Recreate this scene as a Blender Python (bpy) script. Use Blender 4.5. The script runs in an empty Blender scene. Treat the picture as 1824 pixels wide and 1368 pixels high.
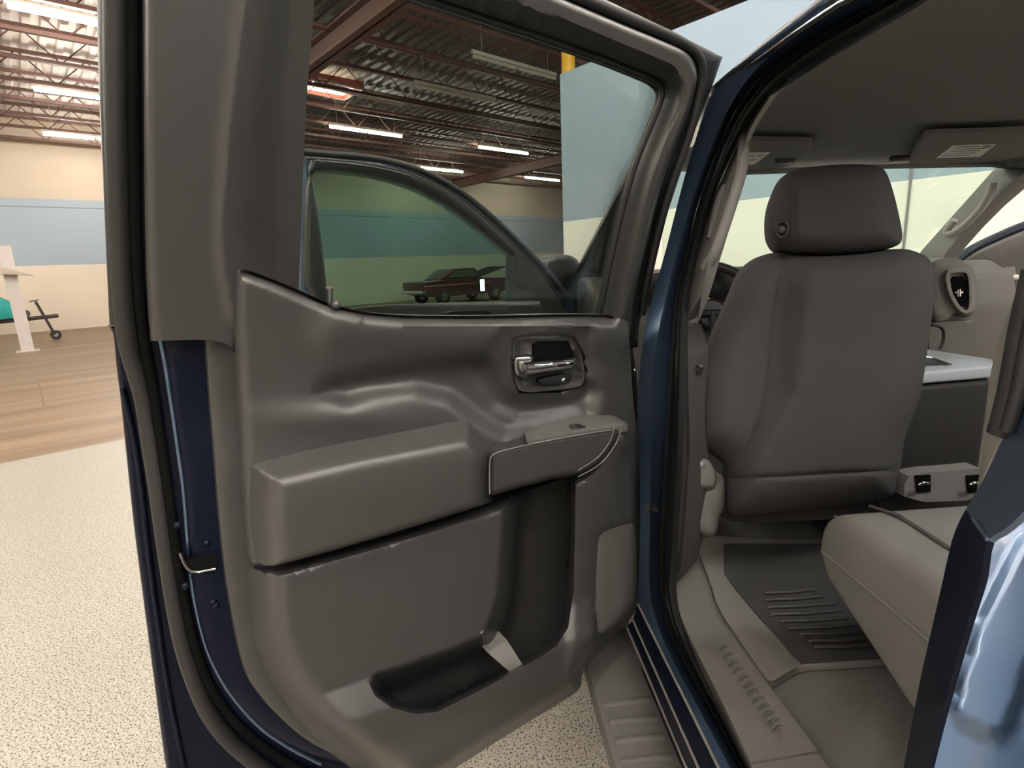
import bpy, bmesh, math, random
import numpy as np
from mathutils import Vector, Matrix
from mathutils.geometry import delaunay_2d_cdt
random.seed(4)
sc = bpy.context.scene
COL = sc.collection
# ------------------------------------------------------------------ camera
F, CX, CY = 971.0, 912.0, 684.0
def nz(v):
    v = np.array(v, float); return v / np.linalg.norm(v)
DN = nz((195, 4485, 971))
YA = np.array((845 - 912, 477 - 684, 971.0)); YA = nz(YA - (YA @ DN) * DN)
XA = np.cross(DN, YA)
C = np.array((0, 0, 1.5))
def ray(px, py):
    r = np.array((px - CX, py - CY, F)); return np.array((r @ XA, r @ YA, -(r @ DN)))
def PL(px, py, p0, n):
    d = ray(px, py); n = np.array(n, float)
    return C + d * (((np.array(p0) - C) @ n) / (d @ n))
def PX(px, py, x): return PL(px, py, (x, 0, 0), (1, 0, 0))
def PY(px, py, y): return PL(px, py, (0, y, 0), (0, 1, 0))
def PZ(px, py, z): return PL(px, py, (0, 0, z), (0, 0, 1))
cam_d = bpy.data.cameras.new('camera'); cam = bpy.data.objects.new('camera', cam_d); COL.objects.link(cam)
rr = Vector((XA[0], YA[0], -DN[0])); dd = Vector((XA[1], YA[1], -DN[1])); ff = Vector((XA[2], YA[2], -DN[2]))
M = Matrix.Identity(4)
for i in range(3):
    M[i][0] = rr[i]; M[i][1] = -dd[i]; M[i][2] = -ff[i]; M[i][3] = C[i]
cam.matrix_world = M
cam_d.sensor_width = 36; cam_d.sensor_fit = 'HORIZONTAL'; cam_d.lens = F * 36 / 1824
cam_d.clip_start = .02; cam_d.clip_end = 200
sc.camera = cam
sc.view_settings.view_transform = 'Standard'; sc.view_settings.look = 'None'
sc.view_settings.gamma = 1; sc.view_settings.use_curve_mapping = False
sc.view_settings.exposure = 0.9
w = bpy.data.worlds.new('world'); sc.world = w; w.use_nodes = True
w.node_tree.nodes['Background'].inputs[0].default_value = (.8, .85, .9, 1); w.node_tree.nodes['Background'].inputs[1].default_value = .3
sc.cycles.max_bounces = 10; sc.cycles.transparent_max_bounces = 16; sc.cycles.diffuse_bounces = 8
sc.cycles.sample_clamp_indirect = 6

# ------------------------------------------------------------------ materials
def mat(name, col, rough=.5, metal=0, coat=0, bump=0, bscale=200, vary=0, vscale=3, spec=.5, bdist=.002):
    m = bpy.data.materials.new(name); m.use_nodes = True
    nt = m.node_tree; b = nt.nodes['Principled BSDF']
    b.inputs['Base Color'].default_value = (*col, 1); b.inputs['Roughness'].default_value = rough
    b.inputs['Metallic'].default_value = metal; b.inputs['Coat Weight'].default_value = coat
    b.inputs['Coat Roughness'].default_value = .03
    b.inputs['Specular IOR Level'].default_value = spec
    tc = nt.nodes.new('ShaderNodeTexCoord')
    if bump:
        n = nt.nodes.new('ShaderNodeTexNoise'); n.inputs['Scale'].default_value = bscale; n.inputs['Detail'].default_value = 3
        nt.links.new(tc.outputs['Object'], n.inputs['Vector'])
        bp = nt.nodes.new('ShaderNodeBump'); bp.inputs['Strength'].default_value = bump; bp.inputs['Distance'].default_value = bdist
        nt.links.new(n.outputs['Fac'], bp.inputs['Height']); nt.links.new(bp.outputs['Normal'], b.inputs['Normal'])
    if vary:
        n = nt.nodes.new('ShaderNodeTexNoise'); n.inputs['Scale'].default_value = vscale; n.inputs['Detail'].default_value = 5
        nt.links.new(tc.outputs['Object'], n.inputs['Vector'])
        mx = nt.nodes.new('ShaderNodeMix'); mx.data_type = 'RGBA'
        mx.inputs['A'].default_value = (*[c * (1 - vary) for c in col], 1); mx.inputs['B'].default_value = (*[min(1, c * (1 + vary)) for c in col], 1)
        nt.links.new(n.outputs['Fac'], mx.inputs['Factor']); nt.links.new(mx.outputs['Result'], b.inputs['Base Color'])
    return m
def emis(name, col, s):
    m = bpy.data.materials.new(name); m.use_nodes = True; b = m.node_tree.nodes['Principled BSDF']
    b.inputs['Base Color'].default_value = (.9, .9, .9, 1)
    b.inputs['Emission Color'].default_value = (*col, 1); b.inputs['Emission Strength'].default_value = s
    return m
def glassmat(name, tint, refl=1.0):
    m = bpy.data.materials.new(name); m.use_nodes = True; nt = m.node_tree
    nt.nodes.remove(nt.nodes['Principled BSDF']); out = nt.nodes['Material Output']
    t = nt.nodes.new('ShaderNodeBsdfTransparent'); t.inputs[0].default_value = (*[math.sqrt(c) for c in tint], 1)
    g = nt.nodes.new('ShaderNodeBsdfGlossy'); g.inputs['Roughness'].default_value = .01; g.inputs[0].default_value = (.9, .9, .9, 1)
    fr = nt.nodes.new('ShaderNodeFresnel'); fr.inputs[0].default_value = 1.45
    mu = nt.nodes.new('ShaderNodeMath'); mu.operation = 'MULTIPLY'; mu.inputs[1].default_value = refl
    nt.links.new(fr.outputs[0], mu.inputs[0])
    mx = nt.nodes.new('ShaderNodeMixShader'); nt.links.new(mu.outputs[0], mx.inputs[0]); nt.links.new(t.outputs[0], mx.inputs[1]); nt.links.new(g.outputs[0], mx.inputs[2])
    nt.links.new(mx.outputs[0], out.inputs[0]); return m
PLASTIC = mat('grained charcoal plastic', (.038, .0375, .037), .38, bump=.25, bscale=900, bdist=.0006, spec=.6)
PLASTIC2 = mat('satin charcoal trim', (.034, .0335, .033), .36, bump=.15, bscale=1200, bdist=.0004, spec=.6)
PAD = mat('padded vinyl', (.044, .0435, .0425), .38, bump=.3, bscale=700, bdist=.0006, spec=.6)
BLACKP = mat('black plastic', (.012, .012, .013), .4)
GAP = mat('black recess shade', (.006, .006, .006), .9, spec=0)  # flat black stands in for the shade inside slots, pockets and hollows
RUBBER = mat('black rubber seal', (.011, .011, .011), .5, bump=.1, bscale=400)
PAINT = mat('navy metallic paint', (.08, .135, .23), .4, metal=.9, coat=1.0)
PAINT.node_tree.nodes['Principled BSDF'].inputs['Coat Roughness'].default_value = .14
PAINT.node_tree.nodes['Principled BSDF'].inputs['Coat IOR'].default_value = 1.6
NAVYIN = mat('darkened navy paint', (.0022, .004, .0125), .4, coat=.05, spec=.15)  # darker copy of the body paint, shade and dull reflection put into the colour
CHROME = mat('chrome', (.8, .8, .8), .12, metal=1)
STEEL = mat('dull steel', (.35, .35, .34), .35, metal=1)
CLOTH = mat('charcoal cloth', (.058, .0555, .055), .92, bump=.5, bscale=900, bdist=.001, spec=.2)
CLOTH2 = mat('charcoal cloth headrest', (.055, .052, .053), .95, bump=.5, bscale=900, bdist=.001, spec=.15)
VINYL = mat('grey seat vinyl', (.15, .147, .14), .55, bump=.2, bscale=600, bdist=.0006)
GREYT = mat('light grey pillar trim', (.15, .146, .139), .55, bump=.1, bscale=800, bdist=.0004)
GREYD = mat('dark grey interior trim', (.16, .157, .15), .6, bump=.1, bscale=800, bdist=.0004)
HEAD = mat('grey headliner felt', (.36, .36, .35), .95, bump=.3, bscale=900, bdist=.0008, spec=.1)
VISOR = mat('grey visor fabric', (.17, .17, .165), .95, bump=.3, bscale=900, bdist=.0008, spec=.1)
DASH = mat('dark dashboard plastic', (.085, .083, .079), .55, bump=.1, bscale=800, bdist=.0004)
CARPET = mat('charcoal carpet', (.135, .131, .124), .95, bump=.9, bscale=700, bdist=.002, spec=.1)
MATR = mat('black rubber mat', (.04, .039, .039), .55, bump=.2, bscale=500)
MATS = mat('floor mat border', (.16, .152, .14), .5, bump=.2, bscale=500)
SILL = mat('scuffed sill plastic', (.15, .145, .135), .45, bump=.2, bscale=300, vary=.12, vscale=12)
WHITE = mat('white label', (.6, .59, .55), .6)
INK = mat('printed grey text', (.2, .2, .19), .7)
SILVER = mat('silver plastic lid', (.5, .53, .56), .3, metal=.2)
CONS = mat('black console plastic', (.022, .021, .02), .5)
G_REAR = glassmat('tinted rear glass', (.56, .61, .56), .55)
G_FRONT = glassmat('green front glass', (.38, .60, .51), .3)
G_WIND = glassmat('clear windshield glass', (.86, .97, .89), .2)
STEP = mat('ribbed step plastic', (.135, .131, .121), .6, bump=.3, bscale=300)
TYRE = mat('tyre rubber', (.02, .02, .02), .8)

# ------------------------------------------------------------------ mesh helpers
def finish(ob, m, angle=40, smooth=True):
    me = ob.data; me.materials.append(m)
    if smooth:
        for p in me.polygons: p.use_smooth = True
        me.set_sharp_from_angle(angle=math.radians(angle))
def link(name, bm, m, parent=None, angle=40, smooth=True):
    me = bpy.data.meshes.new(name); 
    bm.to_mesh(me); bm.free()
    ob = bpy.data.objects.new(name, me); COL.objects.link(ob)
    finish(ob, m, angle, smooth)
    if parent is not None: attach(ob, parent)
    return ob
def wpos(o):
    p = Vector((0, 0, 0))
    while o is not None: p = p + o.location; o = o.parent
    return p
def attach(ob, parent):     # geometry is written in world metres; shift it into the parent's frame
    o = wpos(parent)
    if ob.type == 'MESH': ob.data.transform(Matrix.Translation(-o - ob.location * 0))
    ob.parent = parent
def empty(name, loc, label, cat, group=None):
    o = bpy.data.objects.new(name, None); o.location = loc; COL.objects.link(o); o.empty_display_size = .1
    o['label'] = label; o['category'] = cat
    if group: o['group'] = group
    return o
def tag(o, label, cat, group=None):
    o['label'] = label; o['category'] = cat
    if group: o['group'] = group
    return o
def chaikin(P, it=2, closed=True):
    P = np.array(P, float)
    for _ in range(it):
        Q = np.roll(P, -1, 0)
        if closed:
            P = np.stack([.75 * P + .25 * Q, .25 * P + .75 * Q], 1).reshape(-1, P.shape[1])
        else:
            a, b = P[:-1], P[1:]
            mid = np.stack([.75 * a + .25 * b, .25 * a + .75 * b], 1).reshape(-1, P.shape[1])
            P = np.vstack([P[:1], mid, P[-1:]])
    return P
def resample(P, n):
    P = np.array(P, float); s = np.r_[0, np.cumsum(np.linalg.norm(np.diff(P, axis=0), axis=1))]
    t = np.linspace(0, s[-1], n)
    return np.stack([np.interp(t, s, P[:, k]) for k in range(P.shape[1])], 1)
def densify(P, step, closed=True):
    P = np.array(P, float); out = []
    n = len(P)
    for i in range(n if closed else n - 1):
        a, b = P[i], P[(i + 1) % n]; k = max(1, int(np.ceil(np.linalg.norm(b - a) / step)))
        for j in range(k): out.append(a + (b - a) * j / k)
    if not closed: out.append(P[-1])
    return np.array(out)
def dline(P, L):            # distance of points P to an open polyline
    P = np.atleast_2d(P); L = np.array(L, float); best = np.full(len(P), 1e9)
    for a, b in zip(L[:-1], L[1:]):
        ab = b - a; l2 = max(ab @ ab, 1e-9)
        t = np.clip(((P - a) @ ab) / l2, 0, 1)
        best = np.minimum(best, np.linalg.norm(P - (a + t[:, None] * ab), axis=1))
    return best
def inside(P, L):
    P = np.atleast_2d(P); L = np.array(L, float); r = np.zeros(len(P), bool)
    x, y = P[:, 0], P[:, 1]
    for (x1, y1), (x2, y2) in zip(L, np.roll(L, -1, 0)):
        if y1 == y2: continue
        c = (y1 > y) != (y2 > y)
        r ^= c & (x < (x2 - x1) * (y - y1) / (y2 - y1) + x1)
    return r
def sdf(P, L):
    d = dline(P, np.vstack([L, L[:1]])); return np.where(inside(P, L), d, -d)
def sm(t):
    t = np.clip(t, 0, 1); return t * t * (3 - 2 * t)
def rnd(t):                 # straight ramp that rounds over at the top
    t = np.clip(t, 0, 1.3); return np.where(t < .7, t, .7 + .3 * np.sin(np.clip((t - .7) / .6, 0, 1) * math.pi / 2))
def circ(t):
    t = np.clip(t, 0, 1); return np.sqrt(1 - (1 - t) ** 2)
def relief(name, outline, wf, proj, m, parent=None, holes=(), step=10, back=(0, 0, 0), feats=(), smooth=2, angle=40, close=False, inset=(3, 8)):
    O = densify(chaikin(outline, smooth) if smooth else outline, step)
    Hs = [densify(chaikin(h, smooth) if smooth else h, step) for h in holes]
    pts = [tuple(p) for p in O]; edges = [(i, (i + 1) % len(O)) for i in range(len(O))]
    for h in Hs:
        k = len(pts); pts += [tuple(p) for p in h]; edges += [(k + i, k + (i + 1) % len(h)) for i in range(len(h))]
    for fe in feats:
        fe = densify(fe, step, False); k = len(pts); pts += [tuple(p) for p in fe]; edges += [(k + i, k + i + 1) for i in range(len(fe) - 1)]
    ins_ = inset if callable(wf) else ()
    for h, sgn in [(O, 1)] + [(h, -1) for h in Hs]:
        t = np.roll(h, -1, 0) - np.roll(h, 1, 0); nn = np.stack([-t[:, 1], t[:, 0]], 1); nn /= np.maximum(np.linalg.norm(nn, axis=1), 1e-9)[:, None]
        if inside(h[:1] + nn[:1] * .5, O if sgn > 0 else h)[0] != (sgn > 0): nn = -nn
        for k in ins_:
            Q = h + nn * k
            ok_ = inside(Q, O) & (dline(Q, np.vstack([h, h[:1]])) > k * .9)
            for hh in Hs: ok_ &= ~inside(Q, hh)
            pts += [tuple(p) for p in Q[ok_]]
    for fe in feats:
        fd_ = densify(fe, step * .7, False); t = np.gradient(fd_, axis=0); nn = np.stack([-t[:, 1], t[:, 0]], 1); nn /= np.maximum(np.linalg.norm(nn, axis=1), 1e-9)[:, None]
        for k in (-9, -4, 4, 9):
            Q = fd_ + nn * k; Q = Q[inside(Q, O)]
            if len(Q): pts += [tuple(p) for p in Q]
    gap_ = max(ins_ or (0,)) + step * .45
    lo, hi = O.min(0), O.max(0)
    gx, gy = np.meshgrid(np.arange(lo[0] + step * .5, hi[0], step), np.arange(lo[1] + step * .5, hi[1], step))
    gx = gx + (np.arange(gx.shape[0]) % 2)[:, None] * step * .5
    G = np.stack([gx.ravel(), gy.ravel()], 1)
    if len(G):
        G = G[inside(G, O)]
        if len(G): G = G[dline(G, np.vstack([O, O[:1]])) > gap_]
        for h in Hs:
            if len(G): G = G[~inside(G, h)]
            if len(G): G = G[dline(G, np.vstack([h, h[:1]])) > gap_]
        for fe in feats:
            if len(G): G = G[dline(G, fe) > 9 + step * .4]
        pts += [tuple(p) for p in G]
    V, E, Fc, *_ = delaunay_2d_cdt([Vector(p) for p in pts], edges, [], 0, 1e-4)
    V = np.array([tuple(v) for v in V])
    cen = np.array([V[list(f)].mean(0) for f in Fc]); ok = inside(cen, O)
    for h in Hs: ok &= ~inside(cen, h)
    W = wf(V) if callable(wf) else np.full(len(V), float(wf))
    bm = bmesh.new(); vs = [bm.verts.new(proj(p[0], p[1], ww)) for p, ww in zip(V, W)]
    for f, k in zip(Fc, ok):
        if k:
            try: bm.faces.new([vs[i] for i in f])
            except ValueError: pass
    bmesh.ops.delete(bm, geom=[v for v in bm.verts if not v.link_faces], context='VERTS')
    bm.normal_update()
    f0 = sum((f.normal.dot(Vector(C) - f.calc_center_median()) * f.calc_area() for f in bm.faces))
    if f0 < 0: bmesh.ops.reverse_faces(bm, faces=bm.faces[:])
    if any(back):
        front = bm.faces[:]
        be = [e for e in bm.edges if len(e.link_faces) == 1]
        r = bmesh.ops.extrude_edge_only(bm, edges=be)
        nv = [g for g in r['geom'] if isinstance(g, bmesh.types.BMVert)]
        bmesh.ops.translate(bm, verts=nv, vec=Vector(back))
        if close:
            ed = [e for e in bm.edges if len(e.link_faces) == 1]
            try: bmesh.ops.triangle_fill(bm, edges=ed, use_beauty=True)
            except Exception: pass
        bmesh.ops.recalc_face_normals(bm, faces=bm.faces[:])
        if front[0].is_valid:
            f0 = sum((f.normal.dot(Vector(C) - f.calc_center_median()) * f.calc_area() for f in front))
            if f0 < 0: bmesh.ops.reverse_faces(bm, faces=bm.faces[:])
    return link(name, bm, m, parent, angle)
def band(name, rows, m, parent=None, n=60, thick=0, angle=40):   # rows: 3D polylines lofted into one skin
    R = [resample(r, n) for r in rows]
    bm = bmesh.new(); vs = [[bm.verts.new(p) for p in r] for r in R]
    for a, b in zip(vs[:-1], vs[1:]):
        for i in range(n - 1): bm.faces.new((a[i], a[i + 1], b[i + 1], b[i]))
    bm.normal_update()
    f0 = sum((f.normal.dot(Vector(C) - f.calc_center_median()) * f.calc_area() for f in bm.faces))
    if f0 < 0: bmesh.ops.reverse_faces(bm, faces=bm.faces[:])
    if thick:
        bmesh.ops.solidify(bm, geom=bm.faces[:], thickness=thick)
    return link(name, bm, m, parent, angle)
def tube_bm(bm, P, r, seg=10, cap=True):
    P = [Vector(p) for p in P]; rings = []; up = None
    for i, p in enumerate(P):
        t = (P[min(i + 1, len(P) - 1)] - P[max(i - 1, 0)]).normalized()
        if up is None:
            up = t.orthogonal().normalized()
        up = (up - t * up.dot(t)).normalized(); s = t.cross(up)
        rad = r[i] if hasattr(r, '__len__') else r
        rings.append([bm.verts.new(p + (up * math.cos(a) + s * math.sin(a)) * rad) for a in [2 * math.pi * k / seg for k in range(seg)]])
    for a, b in zip(rings[:-1], rings[1:]):
        for k in range(seg): bm.faces.new((a[k], a[(k + 1) % seg], b[(k + 1) % seg], b[k]))
    if cap:
        bm.faces.new(rings[0][::-1]); bm.faces.new(rings[-1])
def tube(name, P, r, m, parent=None, seg=10):
    bm = bmesh.new(); tube_bm(bm, P, r, seg); return link(name, bm, m, parent, 60)
def box_bm(bm, lo, hi, bev=0, mtx=None, seg=2):
    r = bmesh.ops.create_cube(bm, size=1); v = r['verts']
    lo, hi = Vector(lo), Vector(hi)
    for q in v: q.co = Vector([lo[k] + (q.co[k] + .5) * (hi[k] - lo[k]) for k in range(3)])
    if bev:
        es = list({e for q in v for e in q.link_edges})
        rb = bmesh.ops.bevel(bm, geom=es, offset=bev, segments=seg, affect='EDGES', profile=.5)
        v = list({x for f in rb['faces'] for x in f.verts} | {x for x in v if x.is_valid})
    if mtx is not None:
        for q in v: q.co = mtx @ q.co
def box(name, lo, hi, m, parent=None, bev=0, mtx=None, seg=2):
    bm = bmesh.new(); box_bm(bm, lo, hi, bev, mtx, seg); return link(name, bm, m, parent, 35)
def prism(name, poly, vec, m, parent=None, bev=0, seg=3, angle=35):
    bm = bmesh.new(); vs = [bm.verts.new(p) for p in poly]; f = bm.faces.new(vs)
    r = bmesh.ops.extrude_face_region(bm, geom=[f]); nv = [g for g in r['geom'] if isinstance(g, bmesh.types.BMVert)]
    bmesh.ops.translate(bm, verts=nv, vec=Vector(vec)); bmesh.ops.recalc_face_normals(bm, faces=bm.faces[:])
    if bev: bmesh.ops.bevel(bm, geom=bm.edges[:], offset=bev, segments=seg, affect='EDGES', profile=.5)
    return link(name, bm, m, parent, angle)

# ------------------------------------------------------------------ the warehouse (axes a along the far wall, b towards it)
U1 = np.array((.788, .6157, 0)); U1 = nz(U1); U2 = np.array((-U1[1], U1[0], 0))
RM = Matrix(((U1[0], U2[0], 0, 0), (U1[1], U2[1], 0, 0), (0, 0, 1, 0), (0, 0, 0, 1)))
def AB(a, b, z=0): return np.array(U1 * a + U2 * b + np.array((0, 0, z)))
A0, A1, B0, B1, ZC = -14, 27, -9.5, 24.5, 6.75
def PW(px, py, b=B1): return PL(px, py, AB(0, b), U2)
z_top = PW(90, 355)[2]; z_bot = PW(90, 473)[2]
def struct(ob): ob['kind'] = 'structure'; return ob
def node_mat(name): 
    m = bpy.data.materials.new(name); m.use_nodes = True; return m, m.node_tree, m.node_tree.nodes['Principled BSDF']
def wallmat(name, cream, blue, z1, z2, line=True, white=None):
    m, nt, b = node_mat(name); b.inputs['Roughness'].default_value = .75
    g = nt.nodes.new('ShaderNodeNewGeometry'); s = nt.nodes.new('ShaderNodeSeparateXYZ'); nt.links.new(g.outputs['Position'], s.inputs[0])
    r = nt.nodes.new('ShaderNodeValToRGB'); r.color_ramp.interpolation = 'CONSTANT'
    mr = nt.nodes.new('ShaderNodeMapRange'); mr.inputs['From Max'].default_value = 8
    nt.links.new(s.outputs['Z'], mr.inputs['Value']); nt.links.new(mr.outputs[0], r.inputs[0])
    e = r.color_ramp.elements; e[0].position = 0; e[0].color = (*(white or cream), 1); e[1].position = z1 / 8; e[1].color = (*blue, 1)
    if z2 < 8:
        x = e.new((z2 - .30) / 8); x.color = (*[c * .55 for c in blue], 1)
        x = e.new((z2 - .27) / 8); x.color = (*blue, 1)
        x = e.new(z2 / 8); x.color = (*cream, 1)
    n = nt.nodes.new('ShaderNodeTexNoise'); n.inputs['Scale'].default_value = .6; n.inputs['Detail'].default_value = 6
    nt.links.new(g.outputs['Position'], n.inputs['Vector'])
    mr2 = nt.nodes.new('ShaderNodeMapRange'); mr2.inputs['To Min'].default_value = .88; mr2.inputs['To Max'].default_value = 1.06
    nt.links.new(n.outputs['Fac'], mr2.inputs['Value'])
    mx = nt.nodes.new('ShaderNodeMix'); mx.data_type = 'RGBA'; mx.blend_type = 'MULTIPLY'; mx.inputs['Factor'].default_value = 1
    nt.links.new(r.outputs[0], mx.inputs['A']); nt.links.new(mr2.outputs[0], mx.inputs['B']); nt.links.new(mx.outputs['Result'], b.inputs['Base Color'])
    return m
CREAM = (.66, .57, .45); BLUE = (.34, .40, .45)
WM = wallmat('banded wall paint', (.52, .435, .335), BLUE, z_bot, z_top, white=(.70, .61, .49))
z_p = PL(1320, 360, AB(7.33, 0), U1)[2]; z_pt = PL(1204, 51, AB(7.33, 0), U1)[2]
WM2 = wallmat('partition paint', (.73, .75, .68), (.26, .345, .42), z_p, 9, white=(.73, .75, .68))
# floor
fm, nt, b = node_mat('floor coating')
g = nt.nodes.new('ShaderNodeNewGeometry'); mp = nt.nodes.new('ShaderNodeMapping'); mp.vector_type = 'POINT'
ang = math.atan2(U1[1], U1[0]); mp.inputs['Rotation'].default_value = (0, 0, -ang)
nt.links.new(g.outputs['Position'], mp.inputs[0])
sp = nt.nodes.new('ShaderNodeSeparateXYZ'); nt.links.new(mp.outputs[0], sp.inputs[0])
def N(t, **k):
    n = nt.nodes.new(t)
    for a, v in k.items(): n.inputs[a].default_value = v
    return n
def mixc(fac, A, B, bt='MIX'):
    x = nt.nodes.new('ShaderNodeMix'); x.data_type = 'RGBA'; x.blend_type = bt
    for s_, v in (('Factor', fac), ('A', A), ('B', B)):
        if hasattr(v, 'links') or hasattr(v, 'is_linked'): nt.links.new(v, x.inputs[s_])
        else: x.inputs[s_].default_value = v if s_ == 'Factor' else (*v, 1)
    return x.outputs['Result']
def thresh(src, lo, hi, inv=False):
    r = N('ShaderNodeMapRange', **{'From Min': lo, 'From Max': hi}); r.clamp = True
    if inv: r.inputs['To Min'].default_value = 1; r.inputs['To Max'].default_value = 0
    nt.links.new(src, r.inputs['Value']); return r.outputs[0]
n1 = N('ShaderNodeTexNoise', Scale=150.0, Detail=2.0); n2 = N('ShaderNodeTexNoise', Scale=95.0, Detail=2.0); n3 = N('ShaderNodeTexNoise', Scale=1.2, Detail=4.0)
for n in (n1, n2, n3): nt.links.new(g.outputs['Position'], n.inputs['Vector'])
epoxy = mixc(thresh(n1.outputs['Fac'], .56, .60), (.37, .345, .295), (.05, .045, .04))
epoxy = mixc(thresh(n2.outputs['Fac'], .60, .66), epoxy, (.48, .455, .40))
sc2 = N('ShaderNodeMapping'); sc2.inputs['Scale'].default_value = (.25, 2.2, 1); nt.links.new(mp.outputs[0], sc2.inputs[0])
n4 = N('ShaderNodeTexNoise', Scale=1.0, Detail=7.0, Roughness=.65); nt.links.new(sc2.outputs[0], n4.inputs['Vector'])
bare = mixc(thresh(n4.outputs['Fac'], .35, .68), (.15, .09, .05), (.30, .21, .13))
v1 = N('ShaderNodeTexBrick', Scale=1.0, **{'Mortar Size': .012, 'Brick Width': 9.0, 'Row Height': 3.0}); nt.links.new(mp.outputs[0], v1.inputs['Vector'])
bare = mixc(v1.outputs['Fac'], bare, (.16, .11, .07))
full = mixc(thresh(sp.outputs['Y'], 6.38, 6.42), epoxy, bare)
nt.links.new(full, b.inputs['Base Color']); b.inputs['Roughness'].default_value = .42; b.inputs['Specular IOR Level'].default_value = .35
def abbox(name, a0, a1, b0, b1, z0, z1, m):
    return box(name, (a0, b0, z0), (a1, b1, z1), m, mtx=RM)
struct(abbox('floor', A0, A1, B0, B1, -.15, 0, fm))
# ceiling: corrugated deck, ribs along b
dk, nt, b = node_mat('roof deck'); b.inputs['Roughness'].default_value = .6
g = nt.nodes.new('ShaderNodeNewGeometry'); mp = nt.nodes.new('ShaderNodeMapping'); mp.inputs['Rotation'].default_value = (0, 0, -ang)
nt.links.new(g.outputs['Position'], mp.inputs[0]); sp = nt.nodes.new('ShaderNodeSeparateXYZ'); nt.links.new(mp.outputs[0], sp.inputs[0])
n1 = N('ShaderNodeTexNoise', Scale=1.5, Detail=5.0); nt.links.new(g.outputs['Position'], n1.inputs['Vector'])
pc_ = mixc(n1.outputs['Fac'], (.62, .555, .49), (.78, .71, .63)); dim_c_ = mixc(n1.outputs['Fac'], (.065, .058, .05), (.12, .107, .095))
nt.links.new(mixc(thresh(sp.outputs['X'], 5.25, 5.3), pc_, dim_c_), b.inputs['Base Color'])  # deck past the girder darkened: the unlit bay's shade is in the colour
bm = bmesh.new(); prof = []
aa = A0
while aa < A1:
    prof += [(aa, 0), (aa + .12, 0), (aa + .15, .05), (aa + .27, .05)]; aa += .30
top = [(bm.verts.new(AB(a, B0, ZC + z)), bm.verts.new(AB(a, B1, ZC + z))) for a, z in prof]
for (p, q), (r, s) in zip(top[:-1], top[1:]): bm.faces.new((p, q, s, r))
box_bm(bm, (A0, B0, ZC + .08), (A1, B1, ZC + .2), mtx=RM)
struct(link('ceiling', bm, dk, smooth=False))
struct(abbox('wall_far', A0, A1, B1, B1 + .3, 0, ZC + .1, WM))
struct(abbox('wall_back', A0, A1, B0 - .3, B0, 0, ZC + .1, WM))
struct(abbox('wall_left', A0 - .3, A0, B0, B1, 0, ZC + .1, WM))
struct(abbox('wall_right', A1, A1 + .3, B0, B1, 0, ZC + .1, WM))
bcorner = PL(1001, 300, AB(7.33, 0), U1) @ U2
struct(abbox('wall_partition', 7.33, 7.6, B0, bcorner, 0, z_pt, WM2))
gb = PL(1616, 380, AB(7.33, 0), U1) @ U2
struct(abbox('trim_1', 7.318, 7.332, gb - .012, gb + .012, 0, z_pt, mat('dark wall joint', (.16, .17, .17), .8)))
jm = mat('red oxide steel', (.12, .055, .041), .55, vary=.2, vscale=2)
jmd = mat('dark oxide steel', (.10, .045, .035), .6, vary=.2, vscale=2)
# roof joists (open web), one object each, running along a
def joist(b_):
    bm = bmesh.new(); zb, zt = 6.02, 6.62
    for z in (zb, zt):
        box_bm(bm, (A0, b_ - .05, z - .035), (A1, b_ + .05, z + .035), mtx=RM)
    a = A0; k = 0
    while a < A1:
        p, q = AB(a, b_, zb if k % 2 else zt), AB(a + .62, b_, zt if k % 2 else zb)
        tube_bm(bm, (p, q), .014, 5, False); a += .62; k += 1
    o = link('ceiling_joist', bm, jm, smooth=False); return struct(o)
bj = B0 + 1.0
while bj < B1: joist(bj); bj += 1.6
def girder(a_):
    bm = bmesh.new()
    for z in (5.62, 6.0):
        box_bm(bm, (a_ - .16, B0, z - .02), (a_ + .16, B1, z + .02), mtx=RM)
    box_bm(bm, (a_ - .02, B0, 5.6), (a_ + .02, B1, 6.0), mtx=RM)
    return struct(link('ceiling_girder', bm, jm, smooth=False))
for a_ in (-6.0, 5.3, 18.0): girder(a_)
# fluorescent strips
TUBE_ON = emis('lit fluorescent tube', (1, .95, .865), 70)
TUBE_OFF = mat('unlit tube', (.55, .52, .45), .4)
FIX = mat('white fixture steel', (.6, .56, .5), .5)
def fixture(a, b_, on, label):
    e = empty('fluorescent_light', AB(a, b_, 5.9), label, 'ceiling light', 'fluorescent strip lights under the roof joists')
    box('housing', (a - 1.28, b_ - .035, 5.905), (a + 1.28, b_ + .035, 5.98), FIX, e, .01, RM)
    for s in (-1, 1):
        bm = bmesh.new()
        tube_bm(bm, (AB(a + s * .64 - .60, b_, 5.86), AB(a + s * .64 + .60, b_, 5.86)), .04, 8)
        link('lamp_tube', bm, TUBE_ON if on else TUBE_OFF, e, 60)
    for s in (-1, 1): tube('hanger', (AB(a + s, b_, 5.98), AB(a + s, b_, 6.62)), .008, FIX, e, 5)
vis = {(1.9, 12.42): 'lit strip light left of the open door, highest of three above the cream wall',
       (2.3, 17.1): 'lit strip light left of the open door, middle of three above the cream wall',
       (2.6, 21.8): 'lit strip light just above the cream far wall at left, lowest of three',
       (9.15, 16.82): 'lit strip light seen through the rear door glass above the front door frame',
       (14.9, 16.8): 'lit strip light seen through the glass near the partition corner',
       (15.1, 21.4): 'lit strip light peeping over the curved front window frame',
       (21.4, 21.2): 'lit strip light lowest in the glass, touching the partition corner'}
off = {(9.25, 12.15): 'unlit strip light seen through the glass, lower of the two dark ones',
       (9.25, 9.88): 'unlit strip light seen through the glass near the yellow column'}
for (a, b_), l in vis.items(): fixture(a, b_, True, l)
for (a, b_), l in off.items(): fixture(a, b_, False, l)
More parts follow.
